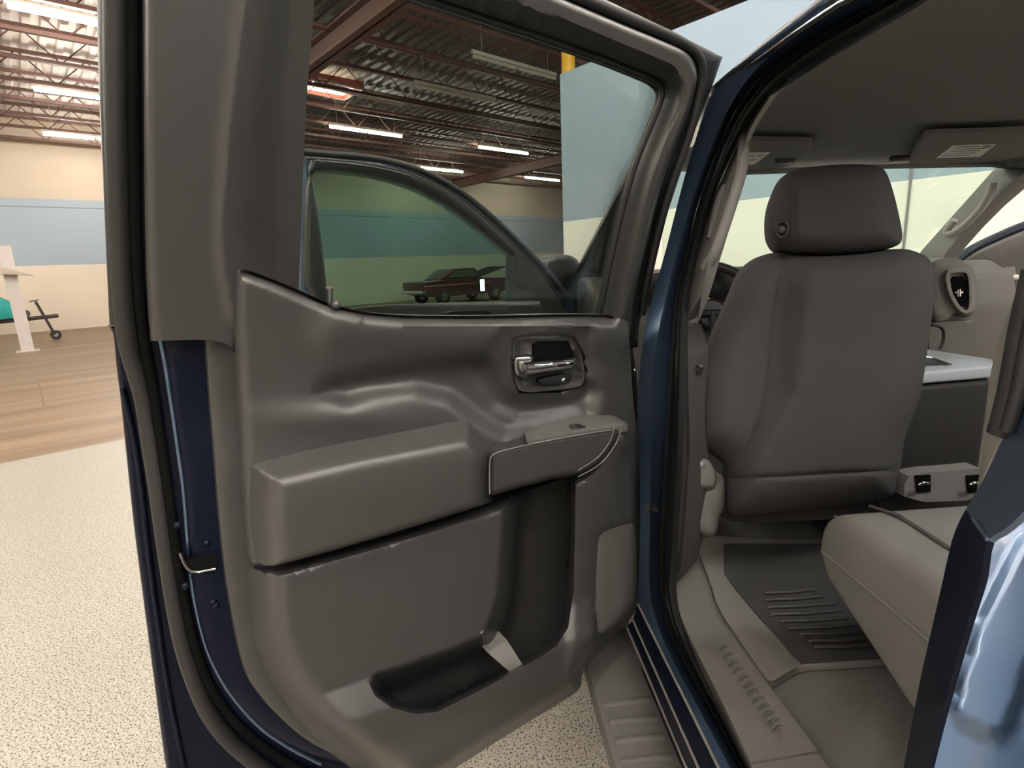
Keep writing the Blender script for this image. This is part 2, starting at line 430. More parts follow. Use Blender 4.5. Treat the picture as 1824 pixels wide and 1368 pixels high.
extra = [(a, b_) for b_ in (-1.1, -3.2, -5.4, -7.6) for a in (-4.6, -1.5, 1.6)] + [(-4.6, 3.4), (-7.7, 1.1), (-7.7, -3.2), (-1.6, 7.9), (-4.6, 5.6), (-7.7, 5.6), (-7.7, 10.2)] + [(a, b_) for b_ in (3.4, -1.1, -5.6) for a in (-10.5, 4.8)] + [(4.8, 1.1), (4.8, 5.6)] + [(-4.4, 7.9), (-10.5, 7.9), (-4.4, 12.4), (-4.4, 17), (-4, 21.5), (1.7, 7.9), (13.4, 3.4), (13.4, -3)]  # unseen fixtures added, many packed close to brighten truck and floor
for a, b_ in extra: fixture(a, b_, True, 'unseen strip light added under the warehouse roof to light the truck and floor')
# skylight with red frame
sk = empty('skylight', AB(6.3, 13.7, 6.6), 'small bright roof hatch with a red steel frame, seen at the glass edge', 'skylight')
k = PZ(585, 158, 6.45); ka, kb = k @ U1, k @ U2
bm = bmesh.new()
for lo, hi in (((-.75, -.6), (.75, -.5)), ((-.75, .5), (.75, .6)), ((-.75, -.5), (-.65, .5)), ((.65, -.5), (.75, .5))):
    box_bm(bm, (ka + lo[0], kb + lo[1], 6.4), (ka + hi[0], kb + hi[1], 6.6), mtx=RM)
link('frame', bm, mat('bright red steel', (.5, .12, .09), .5), sk, smooth=False)
box('pane', (ka - .65, kb - .5, 6.5), (ka + .65, kb + .5, 6.52), emis('daylit hatch', (1, .8, .62), 5), sk, mtx=RM)
bm = bmesh.new()
for q in range(3): tube_bm(bm, (AB(ka - .9, kb - .9 - .25 * q, 6.2), AB(ka + 1.4, kb - .7 - .25 * q, 6.15), AB(ka + 2.2, kb - .2 - .2 * q, 6.3)), .03, 6)
tag(link('conduit', bm, mat('white conduit', (.7, .68, .62), .5)), 'bent white pipes hanging beside the red roof hatch', 'pipes')
# yellow column behind the partition corner
yl = mat('yellow paint', (.75, .42, .02), .5)
pc = PL(1012, 100, AB(8.0, 0), U1); yb = pc @ U2
tag(tube('yellow_column', (AB(8.0, yb, 0), AB(8.0, yb, ZC)), .12, yl, seg=20), 'yellow steel column rising behind the corner of the blue partition', 'column')

# ------------------------------------------------------------------ far left: post, trailer, covered craft
wp = mat('chipped white paint', (.50, .46, .43), .5, vary=.1, vscale=8)
pb = PZ(50, 625, 0); zt = 2.45
e = empty('lift_post', pb, 'white steel channel post standing before the cream wall at far left', 'post')
pa, pbb = pb @ U1, pb @ U2
bm = bmesh.new()
box_bm(bm, (pa - .12, pbb - .15, 0), (pa + .12, pbb - .12, zt), mtx=RM)
box_bm(bm, (pa - .12, pbb - .12, 0), (pa - .09, pbb + .12, zt), mtx=RM); box_bm(bm, (pa + .09, pbb - .12, 0), (pa + .12, pbb + .12, zt), mtx=RM)
link('channel', bm, wp, e, smooth=False)
box('base_plate', (pa - .22, pbb - .22, 0), (pa + .22, pbb + .22, .025), wp, e, mtx=RM)
prism('shelf', [tuple(PL(x, y, AB(0, pbb - .17), U2)) for x, y in ((-60, 462), (0, 476), (62, 491), (30, 490), (-60, 488))], tuple(U2 * -.3), mat('tan board', (.42, .36, .30), .7), e, .004)
tb = PZ(101, 604, 0); ta, tbb = tb @ U1, tb @ U2
e = empty('boat_trailer', (tb[0], tb[1], 0), 'dark boat trailer with a jockey wheel under its tongue beside the white post', 'trailer')
dkst = mat('dark trailer steel', (.04, .03, .03), .5)
bm = bmesh.new()
tube_bm(bm, (AB(ta + .15, tbb, .66), AB(ta - 1.2, tbb, .6), AB(ta - 4.2, tbb, .5)), .055, 8)
tube_bm(bm, (AB(ta - 1.6, tbb, .6), AB(ta - 3, tbb - .7, .5), AB(ta - 5, tbb - .7, .5)), .05, 8)
tube_bm(bm, (AB(ta - 1.6, tbb, .6), AB(ta - 3, tbb + .7, .5), AB(ta - 5, tbb + .7, .5)), .05, 8)
link('tongue', bm, dkst, e)
bm = bmesh.new(); tube_bm(bm, (AB(ta - .28, tbb - .09, 1.1), AB(ta - .02, tbb - .09, .14)), .035, 8); tube_bm(bm, (AB(ta - .42, tbb - .09, 1.1), AB(ta - .2, tbb - .09, 1.14)), .015, 6)
link('jack', bm, dkst, e)
def wheel_bm(bm, c, ax, r, wd, rin=.55, seg=24):
    c, ax = Vector(c), Vector(ax).normalized(); u = ax.orthogonal().normalized(); v = ax.cross(u)
    pr = [(rin * r, -wd / 2), (r * .93, -wd / 2), (r, -wd * .36), (r, wd * .36), (r * .93, wd / 2), (rin * r, wd / 2)]
    R = [[bm.verts.new(c + ax * h + (u * math.cos(t) + v * math.sin(t)) * q) for q, h in pr] for t in [2 * math.pi * k / seg for k in range(seg)]]
    for k in range(seg):
        a, b2 = R[k], R[(k + 1) % seg]
        for j in range(6): bm.faces.new((a[j], a[(j + 1) % 6], b2[(j + 1) % 6], b2[j]))
bm = bmesh.new(); wheel_bm(bm, AB(ta, tbb - .09, .13), U2, .13, .07, .45); link('jockey_wheel', bm, TYRE, e)
bm = bmesh.new(); tube_bm(bm, (AB(ta - .56, tbb, .6), AB(ta - .54, tbb, .85)), .05, 8); tube_bm(bm, (AB(ta - .54, tbb - .15, .78), AB(ta - .54, tbb + .15, .78)), .10, 12)
link('winch', bm, dkst, e)
bm = bmesh.new(); wheel_bm(bm, AB(ta - 3.6, tbb - .9, .32), U2, .32, .2); link('wheel', bm, TYRE, e)
bm = bmesh.new(); wheel_bm(bm, AB(ta - 3.6, tbb + .9, .32), U2, .32, .2); link('wheel', bm, TYRE, e)
# covered craft: a lofted hull under a teal tarp
def loft(name, secs, m, parent=None, ang=50):
    bm = bmesh.new(); R = [[bm.verts.new(p) for p in s] for s in secs]
    for a, b2 in zip(R[:-1], R[1:]):
        n = len(a)
        for k in range(n): bm.faces.new((a[k], a[(k + 1) % n], b2[(k + 1) % n], b2[k]))
    bm.faces.new(R[0][::-1]); bm.faces.new(R[-1]); bmesh.ops.recalc_face_normals(bm, faces=bm.faces[:])
    return link(name, bm, m, parent, ang)
zt0 = PL(22, 538, AB(0, tbb), U2)[2]; zt1 = PL(0, 525, AB(0, tbb), U2)[2]; a0_ = PL(27, 560, AB(0, tbb), U2) @ U1; a1_ = PL(0, 560, AB(0, tbb), U2) @ U1; zl0 = PL(20, 566, AB(0, tbb), U2)[2]
secs = []
for i in range(16):
    t = i / 15; a = a0_ - t * 3.4; hw = .12 + .6 * math.sin(min(1, t * 1.6) * math.pi / 2); zl = zl0
    zh = zt0 + (zt1 - zt0) * (a0_ - a) / max(a0_ - a1_, .1) * (1 - .35 * t) if t < .6 else zt0 + (zt1 - zt0) * 2.04 / max(a0_ - a1_, .1) * .79
    zh = min(zh, zt0 + .75); 
    secs.append([AB(a, tbb + hw * math.cos(g_), zl + (zh - zl) * math.sin(g_) ** .8 if math.sin(g_) > 0 else zl - .2 * abs(math.sin(g_)) * min(1, t * 3)) for g_ in [2 * math.pi * k / 20 for k in range(20)]])
cov = loft('covered_boat', secs, mat('teal tarpaulin', (.02, .33, .30), .6, bump=.6, bscale=8, bdist=.06))
tag(cov, 'small boat under a teal cover resting on the trailer at far left', 'boat')

# ------------------------------------------------------------------ far car through the glass
cc = PW(800, 537, 23.0) ; 
cb = 20.6; cp = PL(735, 512, AB(0, cb), U2); ca = cp @ U1
e = empty('classic_car', AB(ca + 2.4, cb, 0), 'dark red classic coupe with its bonnet raised, by the far wall', 'car')
maroon = mat('maroon paint', (.10, .022, .018), .25, coat=.8)
def side(name, poly, y0, y1, m, bev=.05):
    return prism(name, [AB(ca + u, cb + y0, z) for u, z in poly], tuple(U2 * (y1 - y0)), m, e, bev, 3)
side('body', [(0.05, .55), (0, .92), (.08, 1.0), (1.35, 1.06), (3.1, 1.05), (4.75, .98), (4.8, .55), (4.35, .32), (.6, .32)], -.9, .9, maroon, .06)
side('roof', [(1.0, 1.05), (1.72, 1.48), (2.9, 1.5), (3.35, 1.05)], -.7, .7, maroon, .06)
side('side_window', [(1.3, 1.1), (1.82, 1.41), (2.82, 1.43), (3.1, 1.1)], -.73, .73, mat('car glass', (.1, .12, .1), .1), .01)
bm = bmesh.new(); q = [bm.verts.new(AB(ca + u, cb + v, z)) for u, v, z in ((3.2, -.8, 1.1), (4.9, -.8, 1.52), (4.9, .8, 1.52), (3.2, .8, 1.1))]
f = bm.faces.new(q); bmesh.ops.solidify(bm, geom=[f], thickness=.06); link('bonnet', bm, mat('black bonnet underside', (.02, .02, .02), .5), e, smooth=False)
for u in (.95, 3.85):
    for v in (-.85, .85):
        bm = bmesh.new(); wheel_bm(bm, AB(ca + u, cb + v, .33), U2, .33, .2); link('wheel', bm, TYRE, e)
        bm = bmesh.new(); wheel_bm(bm, AB(ca + u, cb + v * 1.02, .33), U2, .19, .2, .1); link('hub_cap', bm, CHROME, e)
side('bumper', [(-.1, .5), (-.1, .64), (.1, .64), (.1, .5)], -.88, .88, CHROME, .02)
side('trim_strip', [(.05, .80), (.05, .83), (3.6, .85), (3.6, .82)], -.915, .915, mat('pale trim', (.5, .42, .38), .4), .005)
# bright work lamp by the car
lp = PL(859, 508, AB(0, cb - 1.6), U2)
e2 = empty('work_lamp', (lp[0], lp[1], 0), 'small bright work lamp on a stand beside the classic car', 'lamp')
la, lb = lp @ U1, lp @ U2
bm = bmesh.new(); tube_bm(bm, (AB(la, lb, 0), AB(la, lb, lp[2] - .2)), .02, 6); tube_bm(bm, (AB(la - .3, lb, .02), AB(la + .3, lb, .02)), .02, 6); tube_bm(bm, (AB(la, lb - .3, .02), AB(la, lb + .3, .02)), .02, 6)
link('stand', bm, BLACKP, e2)
box('lamp_head', (la - .14, lb - .0, lp[2] - .28), (la + .14, lb + .1, lp[2] + .28), BLACKP, e2, .01, RM)
box('lens', (la - .11, lb - .02, lp[2] - .25), (la + .11, lb, lp[2] + .25), emis('work light', (.9, 1, .95), 6), e2, 0, RM)

# ================================================================== THE TRUCK
ROOT = empty('pickup_truck', (1.35, 1.5, 0), 'dark blue crew cab pickup truck with its left doors standing open', 'truck')
def group_part(name, mesh_ob): mesh_ob.name = name; return mesh_ob
def lean(z): 
    t = max(0.0, z - 1.28); return .36 * t * t / (t + .10)
def S(px, py, off=0.0):      # a point on the truck's left side surface
    x = .40 + off
    for _ in range(12):
        p = PX(px, py, x); x = .40 + off + lean(p[2])
    return PX(px, py, x)
def Sl(L, off=0.0): return [S(x, y, off) for x, y in L]
def doorplane(hinge, deg, sign=1):
    th = math.radians(deg); n = np.array((math.cos(th) * sign, -math.sin(th), 0)); H = np.array((*hinge, 0.0))
    u = np.array((-math.sin(th) * sign, -math.cos(th), 0))
    def D(px, py, w=0.0):
        ww = w
        for _ in range(12):
            p = PL(px, py, H + n * ww, n); ww = w + lean(p[2])
        return PL(px, py, H + n * ww, n)
    return D, n, u
DR, NR, UR = doorplane((.386, 1.27), 62)
DF, NF, UF = doorplane((.37, 2.35), 60)
bk = lambda n, d: tuple(-n * d)

# ---------------- rear door
skin = [(188, 574), (200, 590), (203, 600), (208, 660), (215, 708), (227, 830), (239, 944), (251, 1036), (263, 1127), (278, 1240), (292, 1345), (305, 1420), (340, 1470), (500, 1490), (700, 1450),
        (760, 1390), (900, 1290), (1015, 1215), (1030, 1170), (1090, 1110), (1128, 1060), (1140, 960), (1140, 760), (1130, 620), (1110, 580), (900, 590), (500, 580)]
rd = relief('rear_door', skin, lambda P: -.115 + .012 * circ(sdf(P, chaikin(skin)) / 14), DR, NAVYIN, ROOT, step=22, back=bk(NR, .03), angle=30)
rd['label'] = 'open rear door with charcoal trim panel, armrest and tinted glass'
behind = [(480, 720), (860, 720), (1040, 780), (1075, 1060), (1045, 1170), (790, 1315), (680, 1315), (580, 1230), (500, 1000)]
# mid step with the seal groove
mid = [(232, 560), (240, 640), (262, 700), (276, 800), (287, 900), (303, 1000), (322, 1110), (352, 1210), (392, 1290), (460, 1350), (560, 1410), (700, 1420), (1000, 1200), (1090, 1050), (1100, 620), (600, 590)]
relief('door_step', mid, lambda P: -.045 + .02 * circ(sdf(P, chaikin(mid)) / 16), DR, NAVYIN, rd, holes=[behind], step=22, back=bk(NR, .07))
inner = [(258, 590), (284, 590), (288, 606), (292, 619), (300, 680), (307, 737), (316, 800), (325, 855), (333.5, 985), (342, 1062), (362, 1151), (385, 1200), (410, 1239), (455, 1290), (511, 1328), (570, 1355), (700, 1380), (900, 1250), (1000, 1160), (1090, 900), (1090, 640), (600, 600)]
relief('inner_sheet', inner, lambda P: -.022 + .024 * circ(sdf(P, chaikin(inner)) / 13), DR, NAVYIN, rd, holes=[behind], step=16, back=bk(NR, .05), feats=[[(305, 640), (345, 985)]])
flange = [(365, 600), (364, 607), (370, 700), (378, 796), (384, 880), (392.6, 973), (400, 1035), (410, 1091), (420, 1145), (434, 1198), (458, 1235), (487, 1269), (546, 1322), (617, 1354), (680, 1385), (760, 1380), (1000, 1150), (900, 700), (440, 600)]
relief('trim_flange', flange, lambda P: .006 + .008 * circ(sdf(P, chaikin(flange)) / 8), DR, PLASTIC2, rd, holes=[behind], step=20, back=bk(NR, .02))
seal = [(212, -340), (209, -200), (207, 0), (208, 150), (210, 300), (213, 380), (218, 500), (224, 575), (231, 622), (245, 665), (258, 710), (268, 780), (280, 855), (290, 930), (300, 1000), (312, 1080), (328, 1160), (362, 1255), (395, 1305), (436, 1345), (520, 1405), (640, 1440)]
tube('door_seal', [DR(x, y, -.028) for x, y in chaikin(seal, 2, False)], .0135, RUBBER, rd, 12)
groove_shade = [(240, -300), (238, 0), (240, 300), (246, 500), (256, 600), (272, 690), (287, 790), (300, 880), (312, 970), (326, 1060), (345, 1150), (376, 1232), (420, 1290), (480, 1340), (560, 1385), (660, 1410)]
tube('door_seal', [DR(x, y, -.018) for x, y in chaikin(groove_shade, 2, False)], .007, GAP, rd, 10)  # second tube coloured black to draw the shaded groove beside the seal
tube('sheet_edge_highlight', [DR(x, y, -.012) for x, y in chaikin([(286, 604), (294, 640), (303, 700), (310, 745), (319, 810), (328, 870), (335, 960), (338, 990)], 2, False)], .0042, PAINT, rd, 10)  # added bead in lighter paint stands in for the corner highlight
tube('sheet_edge_highlight', [DR(x, y, -.012) for x, y in chaikin([(341, 1020), (346, 1065), (366, 1150), (390, 1203), (415, 1242), (460, 1294), (514, 1331), (572, 1360)], 2, False)], .004, PAINT, rd, 10)
tube('skin_rib', [DR(x, y, -.098) for x, y in chaikin([(218, 690), (236, 760), (252, 860), (262, 960), (272, 1040), (285, 1130), (300, 1230), (318, 1320), (335, 1400)], 2, False)], .004, NAVYIN, rd, 8)
# latch slot and screws on the blue edge
relief('latch_slot', [(322, 986), (334, 1000), (386, 987), (385, 1012), (344, 1020), (332, 1008)], .010, DR, GAP, rd, step=10, back=bk(NR, .02), smooth=0)
tube('latch_rim', [DR(x, y, .011) for x, y in chaikin([(321, 985), (330, 1008), (343, 1021), (384, 1013)], 1, False)], .0022, STEEL, rd, 6)
for x, y in ((368, 967), (380, 1072), (384, 1078), (317, 935), (331, 1043)):
    bm = bmesh.new(); bmesh.ops.create_uvsphere(bm, u_segments=10, v_segments=6, radius=.006, matrix=Matrix.Translation(DR(x, y, .002)))
    link('bolt_head', bm, NAVYIN, rd)
# window frame
hole = [(565, -70), (565, -70), (700, -26), (776, 0), (870, 30), (950, 57), (1076, 100.5), (1150, 131), (1174, 142), (1187, 153), (1189, 165), (1186, 180), (1165, 230), (1136, 300), (1105, 420), (1072, 580), (1072, 580), (850, 590), (640, 585), (532, 540), (532, 540), (534, 470), (536, 420), (540, 300), (547, 160), (556, 60)]
ring_o = [(172, -330), (172, -330), (172, 0), (175, 120), (178, 220), (184, 330), (188, 430), (193, 540), (195, 580), (195, 580), (600, 640), (1135, 640), (1138, 580), (1143, 560), (1160, 478), (1182, 401), (1211, 314), (1236, 235), (1263, 171), (1281, 118), (1287, 102), (1287, 102), (1230, 72), (1180, 47), (1080, 0), (800, -130), (560, -240), (300, -345)]
relief('window_frame', ring_o, lambda P: -.085 + .014 * circ(sdf(P, chaikin(ring_o)) / 10), DR, BLACKP, rd, holes=[hole], step=20, back=bk(NR, .03))
tin = [(254, -336), (254, -336), (255, 0), (256, 200), (258, 400), (261, 500), (264, 560), (268, 606), (268, 608), (400, 603), (430, 640), (600, 640), (1100, 640), (1124, 600), (1128, 560), (1134, 515), (1163, 385), (1186, 305), (1212, 239), (1231, 185), (1243, 141), (1240, 118), (1226, 93), (1180, 72), (1118, 47), (1003, -2), (900, -48), (600, -180), (300, -318)]
ridge = [(462, -200), (445, -40), (439, 0), (425, 120), (410, 250), (399, 420), (404, 480), (420, 560)]
lip = [(253, -336), (255, 0), (256, 200), (258, 400), (264, 560), (268, 608)]
hc = chaikin(hole)
top_in = [(560, -120), (776, -32), (950, 30), (1076, 78), (1160, 112), (1196, 135), (1207, 160), (1200, 200), (1160, 300), (1128, 430), (1100, 600)]
def w_tin(P):
    d1 = dline(P, np.vstack([hc, hc[:1]])); db = sdf(P, chaikin(tin))
    right = P[:, 0] > ridge_x(P[:, 1])
    w_left = .004 + .026 * circ(dline(P, lip) / 16)
    dr = dline(P, ridge)
    w_rev = .034 - .060 * sm(dr / np.maximum(dr + d1, 1)) 
    bar = -.032 + .05 * sm(d1 / 32)
    bar = bar * circ(np.minimum(db / 9, 1)) + (-.03) * (1 - circ(np.minimum(db / 9, 1)))
    out = np.where(P[:, 0] < ridge_x(P[:, 1]), w_left + .005 * np.exp(-(dr / 14) ** 2), np.where(P[:, 0] < 575, w_rev + 0 * d1, bar))
    return out
_rx = np.array(ridge)
def ridge_x(y): return np.interp(y, _rx[:, 1], _rx[:, 0])
relief('frame_trim', tin, w_tin, DR, PLASTIC2, rd, holes=[hole], step=9, back=bk(NR, .03), feats=[ridge], angle=60, inset=(3, 8, 14, 20, 26, 32))
# beads around the frame
bead = [(254, -345), (600, -196), (900, -66), (1003, -16), (1118, 33), (1190, 64), (1232, 86), (1247, 106), (1251, 130), (1247, 165), (1228, 240), (1200, 315), (1180, 380), (1152, 500), (1143, 560)]
tube('frame_seal', [DR(x, y, -.03) for x, y in chaikin(bead, 2, False)], .010, RUBBER, rd, 10)
run = [(565, -62), (776, 6), (950, 63), (1076, 107), (1150, 137), (1174, 149), (1181, 160), (1178, 180), (1157, 230), (1128, 300), (1097, 420), (1064, 580)]
tube('glass_run', [DR(x, y, -.032) for x, y in chaikin(run, 2, False)], .006, BLACKP, rd, 8)
gl = [(545, -90), (800, -10), (1180, 130), (1200, 160), (1140, 310), (1080, 600), (850, 610), (640, 605), (515, 560), (525, 400), (540, 160)]
relief('window_glass', gl, -.045, DR, G_REAR, rd, step=60, back=bk(NR, .004), close=True, smooth=0)

# main trim panel above the armrest
up = [(413, 600), (412, 540), (412, 505), (415, 490), (423, 482), (436, 480), (455, 486), (480, 495), (510, 507), (540, 520), (570, 534), (600, 545), (650, 556), (720, 562), (860, 563), (1000, 559), (1080, 560), (1096, 563), (1118, 573), (1118, 573), (1124, 650), (1128, 720), (1136, 770), (1136, 770), (1125, 800), (1040, 820), (980, 840), (890, 865), (700, 930), (500, 995), (440, 1010), (432, 940), (424, 820), (418, 700)]
upc = chaikin(up)
topl = [(436, 484), (480, 499), (540, 525), (600, 549), (650, 560), (720, 566), (860, 567), (1000, 563), (1090, 565)]
leftl = [(413, 480), (412, 540), (413, 600), (418, 700), (424, 820), (432, 940), (440, 1010)]
ditch = [(575, 700), (592, 682), (640, 668), (740, 653), (845, 643), (868, 655), (885, 685), (905, 706), (960, 712), (1020, 705), (1044, 690), (1060, 700), (1050, 740), (960, 765), (900, 770), (850, 745), (800, 705), (740, 690), (660, 700), (620, 712)]
ditch2 = [(840, 650), (862, 635), (900, 590), (1050, 590), (1056, 690), (1020, 720), (930, 740), (880, 720)]
hb = [(913, 640), (913, 612), (918, 602), (930, 598), (1010, 596), (1022, 600), (1032, 615), (1039, 640), (1042, 672), (1039, 684), (1028, 691), (948, 699), (930, 698), (922, 692), (916, 672)]
def w_up(P):
    dt, dl = dline(P, topl), dline(P, leftl)
    w = .004 + .044 * np.minimum(circ(dl / 26), 1) 
    w = np.minimum(w, .006 + .05 * circ(dt / 30))
    w = w + .012 * np.exp(-((dline(P, [(600, 590), (860, 605), (1110, 600)]) / 40) ** 2))
    w = w - .026 * sm((sdf(P, ditch) + 26) / 46)
    w = w - .012 * sm((sdf(P, ditch2) + 14) / 22)
    w = w + .012 * np.exp(-((P[:, 0] - 600) / 150) ** 2 - ((P[:, 1] - 745) / 30) ** 2)
    w = w - .036 * sm((sdf(P, hb) + 2) / 6)
    return w
tp = relief('trim_panel', up, w_up, DR, PLASTIC, rd, step=8, back=bk(NR, .03), angle=60)
# inside handle: bezel, recess shade plate, lever, lock
def ins(poly, k):
    p = np.array(poly, float); c = p.mean(0); return c + (p - c) * k
relief('handle_bezel', hb, lambda P: .036 - .012 * sm((sdf(P, chaikin(hb)) - 5) / 6), DR, PLASTIC2, rd, step=6, back=bk(NR, .012))
relief('handle_recess', [(950, 604), (1010, 602), (1018, 620), (1026, 642), (950, 644)], .028, DR, GAP, rd, step=10, smooth=1, back=bk(NR, .01))
cap = [(914, 640), (917, 634), (951, 631), (954, 645), (945, 668), (935, 676), (918, 672), (914, 655)]
relief('handle_base', cap, lambda P: .034 + .014 * circ(sdf(P, cap) / 9), DR, mat('dark chrome', (.3, .3, .31), .25, metal=1), rd, step=5, back=bk(NR, .012))
lev = [(929, 647), (934, 643), (960, 641), (1000, 638), (1022, 637), (1029, 639), (1029, 648), (1024, 656), (990, 662), (945, 669), (934, 668), (929, 660)]
relief('handle_lever', lev, lambda P: .048 + .022 * circ(sdf(P, chaikin(lev)) / 12), DR, CHROME, rd, step=4, back=bk(NR, .012))
lk = [(955, 674), (980, 668), (1018, 662), (1019, 676), (1010, 685), (970, 688), (958, 683)]
relief('lock_slider', lk, lambda P: .03 + .008 * circ(sdf(P, chaikin(lk)) / 5), DR, BLACKP, rd, step=4, back=bk(NR, .006))
bm = bmesh.new(); bmesh.ops.create_uvsphere(bm, u_segments=10, v_segments=8, radius=.0055, matrix=Matrix.Translation(DR(1003, 676, .04))); link('lock_dot', bm, CHROME, rd)
tube('lock_knob', [DR(588, 545, .02), DR(588, 524, .02), DR(587, 512, .02)], [.004, .004, .006], STEEL, rd, 10)
bm = bmesh.new(); bmesh.ops.create_uvsphere(bm, u_segments=12, v_segments=8, radius=.008, matrix=Matrix.Translation(DR(598, 543, .034))); link('lock_ferrule', bm, PLASTIC2, rd)
bm = bmesh.new(); bmesh.ops.create_uvsphere(bm, u_segments=10, v_segments=8, radius=.005, matrix=Matrix.Translation(DR(1130, 660, .02))); link('edge_screw', bm, CHROME, rd)

# lower bin
low = [(437, 1004), (480, 1011), (560, 988), (640, 966), (760, 930), (880, 892), (960, 868), (1020, 845), (1048, 826), (1068, 800), (1084, 770), (1092, 752), (1120, 752), (1136, 765), (1143, 785), (1148, 900), (1147, 1000), (1145, 1060), (1136, 1082), (1110, 1123), (1044, 1180), (1037, 1200), (1035, 1222), (1025, 1236), (921, 1298), (812, 1368), (740, 1412), (690, 1410), (627, 1372), (556, 1316), (520, 1276), (495, 1241), (470, 1200), (447, 1146), (441, 1080)]
lowc = chaikin(low)
lleft = [(437, 1000), (441, 1080), (447, 1146), (470, 1200), (495, 1241), (520, 1276), (556, 1316), (627, 1372), (690, 1410)]
pk = [(656, 1214), (664, 1198), (720, 1180), (800, 1152), (860, 1128), (882, 1060), (889, 960), (893, 900), (900, 886), (960, 866), (1012, 846), (1026, 850), (1024, 960), (1022, 1050), (1012, 1118), (992, 1150), (960, 1172), (870, 1222), (780, 1268), (740, 1272), (700, 1262), (668, 1240)]
pkr = [(1026, 840), (1026, 850), (1024, 960), (1022, 1050), (1012, 1118), (992, 1150), (960, 1172), (870, 1222), (780, 1268), (740, 1272), (700, 1262), (668, 1240), (656, 1214)]
pku = [(656, 1214), (664, 1198), (720, 1180), (800, 1152), (860, 1128), (882, 1060), (889, 960), (893, 900), (900, 886)]
card = [(470, 1000), (880, 880), (960, 850), (900, 886), (889, 960), (882, 1060), (860, 1128), (800, 1152), (720, 1180), (664, 1198), (656, 1214), (533, 1250), (500, 1180), (490, 1100)]
gro = [(1063, 960), (1070, 950), (1084, 942), (1120, 930), (1130, 932), (1133, 940), (1137, 985), (1139, 1051), (1134, 1075), (1120, 1094), (1085, 1122), (1070, 1131), (1062, 1126), (1060, 1100), (1059, 1030)]
pkc = chaikin(pk, 1)
def w_low(P):
    dl = dline(P, lleft); db = sdf(P, lowc)
    w = .006 + .078 * rnd(np.minimum(dl / 56, np.maximum(db, 0) / 18 + .02))
    bottom = np.clip((P[:, 1] - (1250 - (P[:, 0] - 533) * .36)) / 70, 0, 1)          # the lip stands proud of the card
    w = w + .032 * bottom * sm((dl - 20) / 40) * (P[:, 0] < 1060)
    w = w - .03 * sm((P[:, 1] - (1352 - (P[:, 0] - 600) * .42)) / 80) * (P[:, 0] < 1045) * 1.0
    fr = sm((P[:, 0] - 1000) / 30) * .012
    w = w + fr
    d = sdf(P, pkc)
    m = np.minimum(sm((dline(P, pkr) ) / 12), sm(dline(P, pku) / 46 + .0)) * (d > 0)
    w = w * (1 - m) + (-.085) * m
    w = w - .009 * sm((sdf(P, gro) + 7) / 5)
    w = w - .022 * sm((P[:, 0] - 1052) / 90) * sm((P[:, 1] - 780) / 60)
    return w
relief('lower_panel', low, w_low, DR, PLASTIC, rd, step=8, back=bk(NR, .05), feats=[pkr, pku, [(533, 1250), (656, 1208)]], angle=60, inset=(3, 8, 14, 20))
relief('speaker_grille', gro, lambda P: w_low(P) - .003 + .009 * circ(sdf(P, chaikin(gro)) / 7), DR, mat('speaker mesh', (.085, .082, .076), .6, bump=.8, bscale=1500, bdist=.001), rd, step=8, back=bk(NR, .015))
tab = [(868, 1162), (868, 1162), (903, 1140), (903, 1140), (931, 1184), (931, 1184), (908, 1197), (908, 1197)]
relief('pocket_tab', tab, lambda P: .03 + .02 * sm((P[:, 1] - 1140) / 50), DR, mat('pale grey plastic', (.17, .165, .155), .5), rd, step=6, back=bk(NR, .05), smooth=1)

# armrest
ar = [(443, 836), (446, 828), (456, 822), (500, 811), (560, 796), (640, 779), (740, 759), (800, 748), (822, 746), (836, 752), (852, 769), (868, 786), (877, 798), (878, 812), (873, 830), (872, 870), (878, 890), (878, 893), (820, 913), (640, 968), (520, 1001), (481, 1009), (462, 1004), (446, 990), (443, 930)]
arc = chaikin(ar, 1)
a_top = [(443, 830), (456, 822), (560, 796), (640, 779), (740, 759), (800, 748), (822, 746)]
a_topf = [(440, 866), (490, 855), (637, 822), (840, 786), (870, 780)]
a_left = [(443, 820), (443, 930), (446, 990), (447, 1040)]
a_right = [(822, 740), (836, 750), (868, 785), (879, 800), (880, 900)]
a_bot = [(481, 1009), (520, 1001), (640, 968), (820, 913), (880, 893)]
def w_ar(P):
    d1 = dline(P, a_top); d1f = dline(P, a_topf)
    front = P[:, 1] > np.interp(P[:, 0], [p[0] for p in a_topf], [p[1] for p in a_topf])
    t_top = np.where(front, 1 + d1f / 60, d1 / np.maximum(d1 + d1f, 1))
    t = np.minimum(rnd(t_top), rnd(dline(P, a_left) / 50))
    t = np.minimum(t, rnd(dline(P, a_right) / 34 + .15)); t = np.minimum(t, circ(dline(P, a_bot) / 14 + .35))
    return .042 + .08 * t - .012 * sm((P[:, 1] - np.interp(P[:, 0], [490, 840], [890, 815])) / 130)
relief('armrest', ar, w_ar, DR, PAD, rd, step=7, back=bk(NR, .06), feats=[a_topf[1:4]], smooth=1, angle=60, inset=(3, 8, 14))
